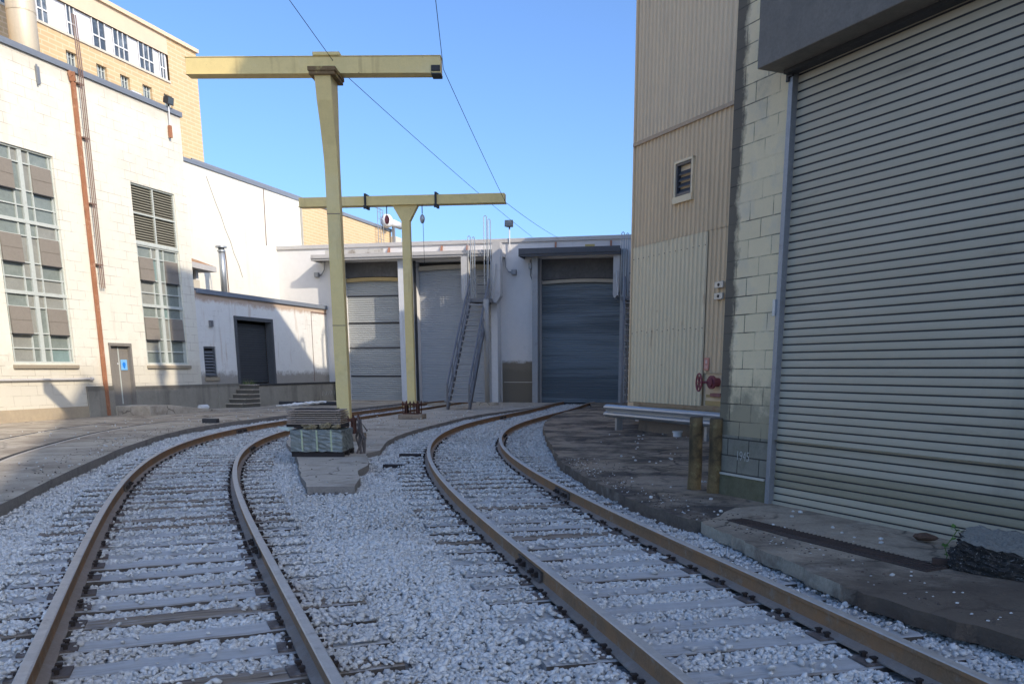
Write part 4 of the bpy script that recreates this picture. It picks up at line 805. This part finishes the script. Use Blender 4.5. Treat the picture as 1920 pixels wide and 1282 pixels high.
for a in (0, 1.05, 2.1): dv = ax_*.18*math.cos(a)+Vector((0,0,.18*math.sin(a))); w_.bar(wc+dv, wc-dv, .03, .018)
w_.build('handwheel', redpaint, vl); MB().tube([wc, Vector((0,-.2,.12))], .028, 8).build('stem', redpaint, vl)
MB().box(-.15, .22, -.15, .1, -.2, -.12).build('bracket', M('pink_bracket', (.35,.16,.14), .8), vl)
# guard rail
GO = (1.81, 23.9); gaz = AR
gd = thing('guard_rail', (*GO, .13), gaz, 'galvanised corrugated guard rail on short posts along the cladding building', 'guard rail')
pr = [(0,.66),(-.055,.62),(-.075,.585),(-.055,.55),(0,.51),(0,.48),(-.055,.44),(-.075,.405),(-.055,.37),(0,.33)]
m = MB(); 
for (a, b), (c, d_) in zip(pr[:-1], pr[1:]): m.add([(0,a,b),(5.3,a,b),(5.3,c,d_),(0,c,d_)], [(3,2,1,0)])
for (a, b), (c, d_) in zip(pr[:-1], pr[1:]): m.add([(0,a+.012,b),(5.3,a+.012,b),(5.3,c+.012,d_),(0,c+.012,d_)], [(0,1,2,3)])
m.build('beam', galv, gd)
e = MB(); k = 8
for j in range(k):
    a0, a1 = j/k*math.pi*.75, (j+1)/k*math.pi*.75
    for (a, b), (c, d_) in zip(pr[:-1], pr[1:]):
        def W(ang, y_, z_): rr2 = .09-y_; return (-rr2*math.sin(ang), .09-rr2*math.cos(ang), z_)
        e.add([W(a1,a,b), W(a0,a,b), W(a0,c,d_), W(a1,c,d_)], [(3,2,1,0)])
e.build('end_wing', galv, gd)
for xx in (.42, 4.4): MB().box(xx, xx+.1, .03, .2, -.02, .6).build('post', galv, gd)
o = thing('capped_pipe', (3.32, 21.25, .13), 90, 'low white capped pipe stub on the ground under the guard rail', 'pipe cap'); MB().tube([(0,0,0),(0,0,.1)], .105, 16).tube([(0,0,.1),(0,0,.13)], .125, 16).build('cap', whitem, o)
# ------------------------------------------------------------ garage building (near right)
ga = thing('garage_building', (*C, 0), AR, 'beige painted block garage building on the near right with a huge galvanised roller shutter', 'building')
GD = (0, 12.5, .12, 4.95)
gm_ = MB().wall(-1.04, 30, .9, 8.4, [(0, 12.5, .9, 4.95)], 0, .12)
gm_.add([(-1.04,0,.9),(-1.04,0,8.4),(-1.04-.764*12,.645*12,8.4),(-1.04-.764*12,.645*12,.9)], [(0,1,2,3)], 1)  # end wall
gm_.add([(-1.04,0,8.35),(30,0,8.35),(30,12,8.35),(-10,12,8.35),(-1.04-.764*12,.645*12,8.35)], [(0,1,2,3,4)])
gw = gm_.build('wall', [blockedge, creamm], ga)
for v in gw.data.vertices:
    if v.co.y > 1 and v.co.x < -1: v.co.x, v.co.y = -1.04-.764*0+ -.0, v.co.y
# end wall follows compass bearing 15 from the corner
import_az = AL
e_ = Vector((math.sin(R(15.5)), math.cos(R(15.5)))); ax = Vector((math.sin(R(AR)), math.cos(R(AR)))); ay = Vector((-math.cos(R(AR)), math.sin(R(AR))))
ex, ey = e_.dot(ax), e_.dot(ay)
for v in gw.data.vertices:
    if v.co.y > 7 and v.co.x < 0: v.co.x = -1.04+ex*9; v.co.y = ey*9
ft = MB(); ft.box(-1.06, -.02, -.02, .02, 0, .395); ft.build('mossy_foot', mossc, ga, .006)
MB().box(-1.04, 0.0, -.004, .02, .395, .9).build('lower_wall', M('damp_block', (.27,.245,.185), .9, .22, 1.2, [((.12,.12,.07),1.6,.5,.7,.6)], [((.09,.085,.07),3,.5,.7,.7)], .5, 50, joints=(.42,.215,(.04,.035,.03),.9,.2,.4,.009)), ga)
MB().box(-1.04, -.08, -.028, -.004, .395, .42).build('ledge_strip', creamm, ga)
gs = MB(); n_ = 55
gs.slats(.03, 12.4, .17, 4.92, 4.75/n_, .05, .006, .011, 2, 0, (2, 5, 1)); gs.box(.03, 12.4, .03, .07, .125, .17, 0)
gsh = gs.build('roller_shutter', [shutter, shutterlow, darkm], ga)
MB().box(-.04, .03, -.03, .06, .12, 4.88).build('guide_rail', steel, ga, .004); MB().box(-.075, -.03, -.045, -.03, 2.32, 2.5).build('pale_sticker', galv, ga)
MB().box(-.03, .05, -.06, -.03, 4.82, 4.88).box(-.06, -.02, -.05, -.03, 4.78, 4.86).build('latch', darkm, ga)
hd2 = MB(); hd2.box(-.12, 12.6, -.40, .0, 4.88, 5.75); hd2.build('shutter_hood', hoodm, ga, .01)
MB().box(-.02, 12.5, -.12, 0, 4.84, 4.885).build('hood_lip', darkm, ga)
ck = bpy.data.curves.new('chalk_number', 'FONT'); ck.body = '1945'; ck.size = .17; ck.extrude = .001; ck.offset = -.002
_t = bpy.data.objects.new('tmp', ck); COL.objects.link(_t); bpy.context.view_layer.update(); ckm = bpy.data.meshes.new_from_object(_t); bpy.data.objects.remove(_t); cko = bpy.data.objects.new('chalk_number', ckm); COL.objects.link(cko); cko.parent = ga; cko.location = (-.66, -.008, .60); cko.rotation_euler = (R(90), 0, 0); cko.data.materials.clear(); cko.data.materials.append(chalk); cko.scale = (.8, 1, 1)
# wooden bollards
for i, (x, y, lab) in enumerate(((2.10, 11.85, 'left timber bollard of the pair at the garage corner'), (2.30, 11.50, 'right timber bollard of the pair, standing against the garage corner'))):
    o = thing('timber_bollard', (x, y, .12), 90, lab, 'bollard', 'timber bollards by the garage corner')
    m = MB(); rn = random.Random(i); rings = []
    for j, z in enumerate(np.linspace(0, .97, 9)):
        for k in range(14): a = 2*math.pi*k/14; r_ = (.092-.004*z)*(1+rn.uniform(-.035, .035)); m.v.append((r_*math.cos(a)+.006*math.sin(z*4), r_*math.sin(a), z))
    for j in range(8):
        for k in range(14): m.f.append((j*14+k, j*14+(k+1)%14, (j+1)*14+(k+1)%14, (j+1)*14+k)); m.m.append(0)
    m.f.append(tuple(8*14+k for k in range(14))); m.m.append(0); m.build('post', wood, o, 0, True)
    MB().tube([(0,0,.955),(0,0,.985)], .084, 12).build('top', M('dark_post_top', (.10,.08,.06), .9), o)
# ------------------------------------------------------------ cranes
def rust_base(o, s_=1.0):
    MB().box(-.42*s_, .42*s_, -.33*s_, .33*s_, 0, .16).build('footing', M('tan_footing', (.30,.235,.17), .92, .2, 3, [((.16,.12,.09),3,.5,.7,.6)], (), .4, 30), o, .02)
    m = MB(); m.box(-.26*s_, .26*s_, -.24*s_, .24*s_, .16, .19); m.box(-.29*s_, .29*s_, -.27*s_, .27*s_, .46, .50)
    for x in (-.2, .2): m.box(x*s_-.015, x*s_+.015, -.24*s_, .24*s_, .19, .46)
    for x in np.linspace(-.26, .26, 5):
        for y in (-.25, .25): m.tube([(x*s_, y*s_, .16), (x*s_, y*s_, .58)], .017, 6); m.tube([(x*s_, y*s_, .50), (x*s_, y*s_, .54)], .032, 6); m.tube([(x*s_, y*s_, .42), (x*s_, y*s_, .46)], .032, 6)
    m.build('base_bolts', rust, o)
# near crane: haunched post and box beam
t1 = thing('yellow_crane', (-4.48, 20.6, .105), 91, 'near yellow steel T shaped crane standing beside the wrapped pallet', 'crane', 'yellow T shaped cranes')
rust_base(t1)
H1 = 7.72-.105
m = MB(); a = .165; prv = None
# side profile: front flange curves toward the viewer near the top
zs = [.5, 5.7, 6.0, 6.3, 6.7, 7.1, H1]; fy = [-.12, -.12, -.145, -.20, -.31, -.43, -.52]; wdt = [.145, .145, .145, .15, .155, .165, .17]
sec = [[(-w0, f0, z), (w0, f0, z), (w0, .12, z), (-w0, .12, z)] for z, f0, w0 in zip(zs, fy, wdt)]
for s0_, s1_ in zip(sec[:-1], sec[1:]): m.add(s0_+s1_, [(0,1,5,4),(1,2,6,5),(2,3,7,6),(3,0,4,7)])
m.add(sec[-1], [(0,1,2,3)]); m.build('post', yellow, t1, .01)
MB().box(-.29, .29, -.58, .25, H1, H1+.08).box(-.27, .27, -.56, .22, H1-.07, H1).build('top_plate', yellowplate, t1, .008)
BZ = H1+.05+.03
bm_ = MB(); bm_.box(-2.98, 2.42, -.14, .14, BZ, BZ+.31); bm_.box(-2.99, 2.43, -.16, .16, BZ-.018, BZ); bm_.box(-2.99, 2.43, -.155, .155, BZ+.31, BZ+.325); bm_.build('beam', yellow, t1, .006)
MB().box(2.22, 2.41, -.165, -.14, BZ+.02, BZ+.13).box(2.22, 2.42, -.17, .17, BZ-.045, BZ-.018).build('end_stop', darkm, t1)
MB().box(-.27, .30, -.18, .18, BZ+.325, BZ+.395).build('cross_plate', yellow, t1, .01)
MB().box(-.148, .148, -.124, -.12, 4.9, 4.915).box(-.148, .148, -.124, -.12, 2.55, 2.565).build('weld_seam', brownpipe, t1)
# far crane: flared Y head
t2 = thing('yellow_crane', (-4.16, 29.4, .105), 97, 'far yellow steel crane with a flared Y head and two lifeline reels under its beam', 'crane', 'yellow T shaped cranes')
rust_base(t2, .95)
m = MB(); yy = .10; H2 = 6.70-.105
pf = [(-.13,.48),(.13,.48),(.13,6.1),(.42,H2),(-.42,H2),(-.13,6.1)]
n = len(pf); vs = [(x, -yy, z) for x, z in pf]+[(x, yy, z) for x, z in pf]
m.add(vs, [tuple(range(n)), tuple(range(2*n-1, n-1, -1))]+[((i+1)%n, i, n+i, n+(i+1)%n) for i in range(n)]); m.build('post', yellow, t2, .008)
MB().box(-3.42, 3.15, -.15, .15, H2, H2+.26).box(-3.44, 3.17, -.18, .18, H2-.02, H2).build('beam', yellow, t2, .006)
for x in (-1.25, 1.0): MB().box(x-.03, x+.03, -.2, .2, H2-.1, H2+.33).box(x-.05, x+.05, -.22, -.18, H2-.12, H2-.02).build('clamp', darkm, t2)
for x, mt, lab in ((-.62, redpaint, 'red lifeline reel hanging left of the far crane post'), (.52, galv, 'grey lifeline reel hanging right of the far crane post')):
    o = thing('lifeline_reel', fr((-4.16, 29.4), 97, x, 0, H2+.105-.42), 97, lab, 'lifeline reel'); m = MB()
    m.blob((0,0,0), .08, .06, .14, 3, 0, .03, 2); m.build('housing', mt, o, 0, True); MB().tube([(0,0,.15),(0,0,.4)], .015, 6).build('hook', darkm, o)
    if x > 0: MB().tube([(.02,0,-.12),(.03,0,-1.35)], .008, 5).build('cable', darkm, o)
# ------------------------------------------------------------ overhead wires
def wire(pts, label, r=.012):
    out = []
    for p, q in zip(pts[:-1], pts[1:]):
        p, q = Vector(p), Vector(q); L = (q-p).length
        for i in range(12): u = i/12; c = p.lerp(q, u); c.z -= .004*L*4*u*(1-u); out.append(c)
    out.append(Vector(pts[-1])); m = MB(); m.tube(out, r, 5); tag(m.build('overhead_wire', darkm), label, 'wire', 'overhead wires')
e1 = Vector(fr((-4.48, 20.6), 91, 2.46, 0, BZ+.105)); e2 = Vector(fr((-4.16, 29.4), 97, 3.16, 0, H2+.12))
wire([(-1.1, 3.0, 11.0), e1+Vector((0,0,.1)), e2, fr(B, AB, -1.2, -.1, 7.65)], 'overhead wire joining the right tips of both cranes and the rear roof', .007)
wire([(-5.6, 3.0, 9.6), (-4.3, 20.9, 8.0), fr(B, AB, -2.4, -.1, 7.7)], 'overhead wire running from above the near crane post to the rear roof by the floodlight', .007)
# ------------------------------------------------------------ pallet, boards, rubble
pt = thing('wrapped_pallet', (-4.13, 17.0, .105), 92, 'plastic wrapped goods on a dark pallet at the nose of the concrete island', 'pallet')
m = MB()
for y in (-.4, 0, .35): m.box(-.5, .48, y, y+.1, 0, .08)
for x in np.linspace(-.5, .36, 6): m.box(x, x+.12, -.42, .47, .08, .10)
m.build('pallet', darkwood, pt)
bm = bmesh.new(); bmesh.ops.create_grid(bm, x_segments=1, y_segments=1, size=1); bm.free()
def lumpy_box(x0, x1, y0, y1, z0, z1, n=10, amp=.012, seed=1):
    b = bmesh.new(); bmesh.ops.create_cube(b, size=1); bmesh.ops.subdivide_edges(b, edges=b.edges[:], cuts=n, use_grid_fill=True); rn = random.Random(seed); m = MB()
    for v in b.verts:
        x, y, z = x0+(v.co.x+.5)*(x1-x0), y0+(v.co.y+.5)*(y1-y0), z0+(v.co.z+.5)*(z1-z0); m.v.append((x+rn.uniform(-amp, amp), y+rn.uniform(-amp, amp), z+rn.uniform(-amp, amp)))
    for f_ in b.faces: m.f.append(tuple(v.index for v in f_.verts)); m.m.append(0)
    b.free(); return m
lumpy_box(-.50, .47, -.42, .44, .10, .50, 9, .012).build('wrapped_goods', wrapm, pt)
m = MB()
for x in (-.28, .0, .27): m.box(x-.015, x+.015, -.437, -.43, .11, .50)
m.build('strap', strapm, pt)
m = MB(); m.v += [(-.52,-.45,.48),(-.66,-.5,.52),(-.72,-.42,.56),(-.56,-.35,.55),(-.48,-.2,.54)]; m.f += [(0,1,2,3),(0,3,4)]; m.m += [0,0]; m.build('loose_wrap_flap', M('pale_plastic_flap', (.48,.55,.47), .35), pt)
m = MB(); rn = random.Random(9)
for i in range(26): m.blob((rn.uniform(-.36,.44), rn.uniform(-.38,.3), .53+rn.uniform(0,.06)), rn.uniform(.05,.12), rn.uniform(.05,.1), rn.uniform(.03,.06), i, 0, .3)
tag(place(m.build('rubble', rubblem), (-4.13, 17.0, .105), 92), 'yellow brown rubble heaped on top of the wrapped pallet', 'rubble', kind='stuff')
bs_ = thing('board_stack', (-4.20, 17.1, .70), 91, 'stack of thin weathered boards resting above the rubble on the pallet', 'board stack')
for i in range(7):
    m = MB(); dx, dz = random.uniform(-.02, .02), i*.040; m.box(-.53+dx, .49+dx, -.32+random.uniform(-.02,.02), .3, dz, dz+.022); m.box(-.40+dx, .36+dx, -.2, .2, dz+.022, dz+.04, 1); m.build('board', [plankm, darkwood], bs_)
MB().box(-.56, .50, -.3, .3, -.07, -.005).build('base_board', darkwood, bs_)
m = MB(); tg = thing('tangled_scrap', (-3.55, 17.35, .105), 92, 'tangle of grey hose and scrap beside the wrapped pallet', 'scrap')
for i in range(6): m.tube([(random.uniform(0,.15), random.uniform(-.1,.1), 0), (random.uniform(-.05,.2), random.uniform(-.1,.1), .3), (random.uniform(0,.2), random.uniform(-.1,.1), random.uniform(.4,.7)), (random.uniform(0,.25), 0, random.uniform(0,.5))], .02, 6)
m.build('hose', M('grey_brown_hose', (.13,.11,.10), .8), tg)
# timber and sheet lying on the apron in front of the dock
o = thing('pipe_on_ground', (-9.9, 39.5, .14), 96, 'dark pipe lying on the apron before the dock', 'pipe'); MB().tube([(-1.6,0,.08),(1.5,.1,.08)], .08, 8).build('pipe', darkm, o)
o = thing('plastic_sheet', (-9.6, 36.2, .14), 96, 'crumpled white plastic sheet on the apron behind the board stack', 'plastic sheet')
m = MB(); rn = random.Random(2)
for i in range(9): m.blob((-.9+i*.22, rn.uniform(-.1,.1), .1+.02*i%3), .22, .12, .07, i, 0, .35)
m.build('sheet', whitem, o)
o = thing('white_bottle', (*fr(A, AL, 6.7, -.5)[:2], .14), AL, 'pale plastic container lying against the plinth right of the ramp', 'container'); MB().tube([(0,0,.1),(.45,0,.1)], .1, 10).tube([(.45,0,.1),(.55,0,.1)], .05, 8).build('body', whitem, o)
o = thing('yellow_scrap', (-5.9, 38.2, .1), 96, 'small yellow metal bracket on the ground before the left rear shutter', 'bracket'); MB().bar((0,0,.05), (.5,0,.05), .1, .05).bar((.35,0,.05), (.35,0,.42), .12, .06).build('bracket', yellow, o)
o = thing('rail_block', (-9.85, 26.7, .13), 96, 'small dark steel block on the kerb of the left apron', 'block'); MB().box(-.2, .25, -.1, .1, 0, .13).build('block', darkm, o, .01)
# dark pieces between island and right track
for i, (x, y, lab) in enumerate(((-2.55, 17.6, 'larger dark timber offcut in the ballast beside the island'), (-2.62, 15.9, 'smaller dark timber offcut in the ballast beside the island'))):
    o = thing('timber_offcut', (x, y, -.02), 100, lab, 'offcut'); MB().box(-.22+i*.04, .2, -.07, .07, 0, .09-.03*i).build('piece', darkwood, o, .008)
# broken underside of the island nose
m = MB(); rn = random.Random(12)
for i in range(26): t = i/25; m.blob((-3.25+.66*t, 12.30+.05*t+rn.uniform(-.03,.03), -.02), rn.uniform(.02,.05), .04, rn.uniform(.02,.05), i, 0, .3)
tag(m.build('crumbled_concrete', M('dark_rubble', (.11,.10,.09), .95, .4, 10)), 'crumbled dark concrete under the nose of the island slab', 'rubble', kind='stuff')
# ------------------------------------------------------------ asphalt lump, plant, debris at lower right
o = thing('asphalt_lump', (3.82, 6.85, .145), 130, 'broken lump of asphalt with a grey top and black crumbly side near the garage shutter', 'asphalt lump')
def chunk():
    from mathutils import noise as mn
    b = bmesh.new(); bmesh.ops.create_cube(b, size=1); bmesh.ops.subdivide_edges(b, edges=b.edges[:], cuts=22, use_grid_fill=True); m = MB()
    for v in b.verts:
        x, y, z = v.co; n1 = mn.noise(Vector((x*2.3+5, y*3.1, z*2))); n2 = mn.noise(Vector((x*11, y*13, z*8))); n3 = mn.noise(Vector((x*31, y*37, z*29)))
        side = max(abs(x), abs(y))*2; u = z+.5; ln = math.hypot(x, y)*2+1e-6
        rr3 = side/ln*(.55+.45*ln/max(side, 1e-6)); 
        k = rr3*(1-.10*u+.12*n1+.10*n2+.09*n3*(u < .97))
        top = .30-.10*(x+.5)-.10*max(0, .5-y)*.6
        m.v.append((x*.95*k, y*.62*k, u*top*(1+.10*n1)+(.016*n2 if u > .97 else .03*n2*u)+.022*n3*(1 if u < .97 else .4)+.02*mn.noise(Vector((x*19+3, y*21, z*9)))*min(1,u*3)))
    for f_ in b.faces: m.f.append(tuple(v.index for v in f_.verts)); m.m.append(1 if f_.calc_center_median().z > .49 else 0)
    b.free(); return m
chunk().build('chunk', [aggm, asphtop], o)
def leaves(o, pts, seed, sz=.035):
    rn = random.Random(seed); m = MB(); s = MB()
    s.tube(pts, .004, 5)
    for p in pts[1:]:
        for k in range(3):
            a = rn.uniform(0, 6.28); d = Vector((math.cos(a), math.sin(a), rn.uniform(-.2,.5))).normalized(); n_ = d.cross(Vector((0,0,1))).normalized(); P = Vector(p); L = rn.uniform(.7,1.3)*sz
            m.add([P, P+d*L*.5+n_*L*.45, P+d*L*1.2, P+d*L*.5-n_*L*.45], [(0,1,2,3)])
    s.build('stem', leafm, o); m.build('leaves', leafm, o)
o = thing('vine_plant', (3.36, 7.12, .15), 90, 'small green vine growing up the left end of the asphalt lump', 'plant'); leaves(o, [(0,0,0),(.02,0,.07),(.0,.02,.14),(.04,.01,.2),(.1,.05,.27),(.07,.04,.3)], 3, .05)
o = thing('creeping_plant', (3.80, 6.42, .15), 90, 'green leaves sprouting at the foot of the asphalt lump on the frame edge', 'plant'); leaves(o, [(0,0,0),(.05,0,.08),(.1,-.02,.1)], 5, .05)
o = thing('rotten_wood', (3.62, 8.1, .155), 130, 'small rotten brown wood chunk lying against the foot of the big shutter', 'wood piece'); MB().blob((0,0,.035), .11, .05, .038, 3, 0, .2, 2).build('chunk', M('rotten_wood', (.12,.07,.045), .95, .4, 8), o)
o = thing('brick_fragment', (3.40, 7.05, .155), 110, 'narrow rusty brown scrap poking out left of the asphalt lump', 'scrap'); MB().box(-.16, .06, -.03, .03, 0, .05).build('piece', M('brown_scrap', (.07,.045,.035), .9), o, .005)
print('objects', len(bpy.data.objects))
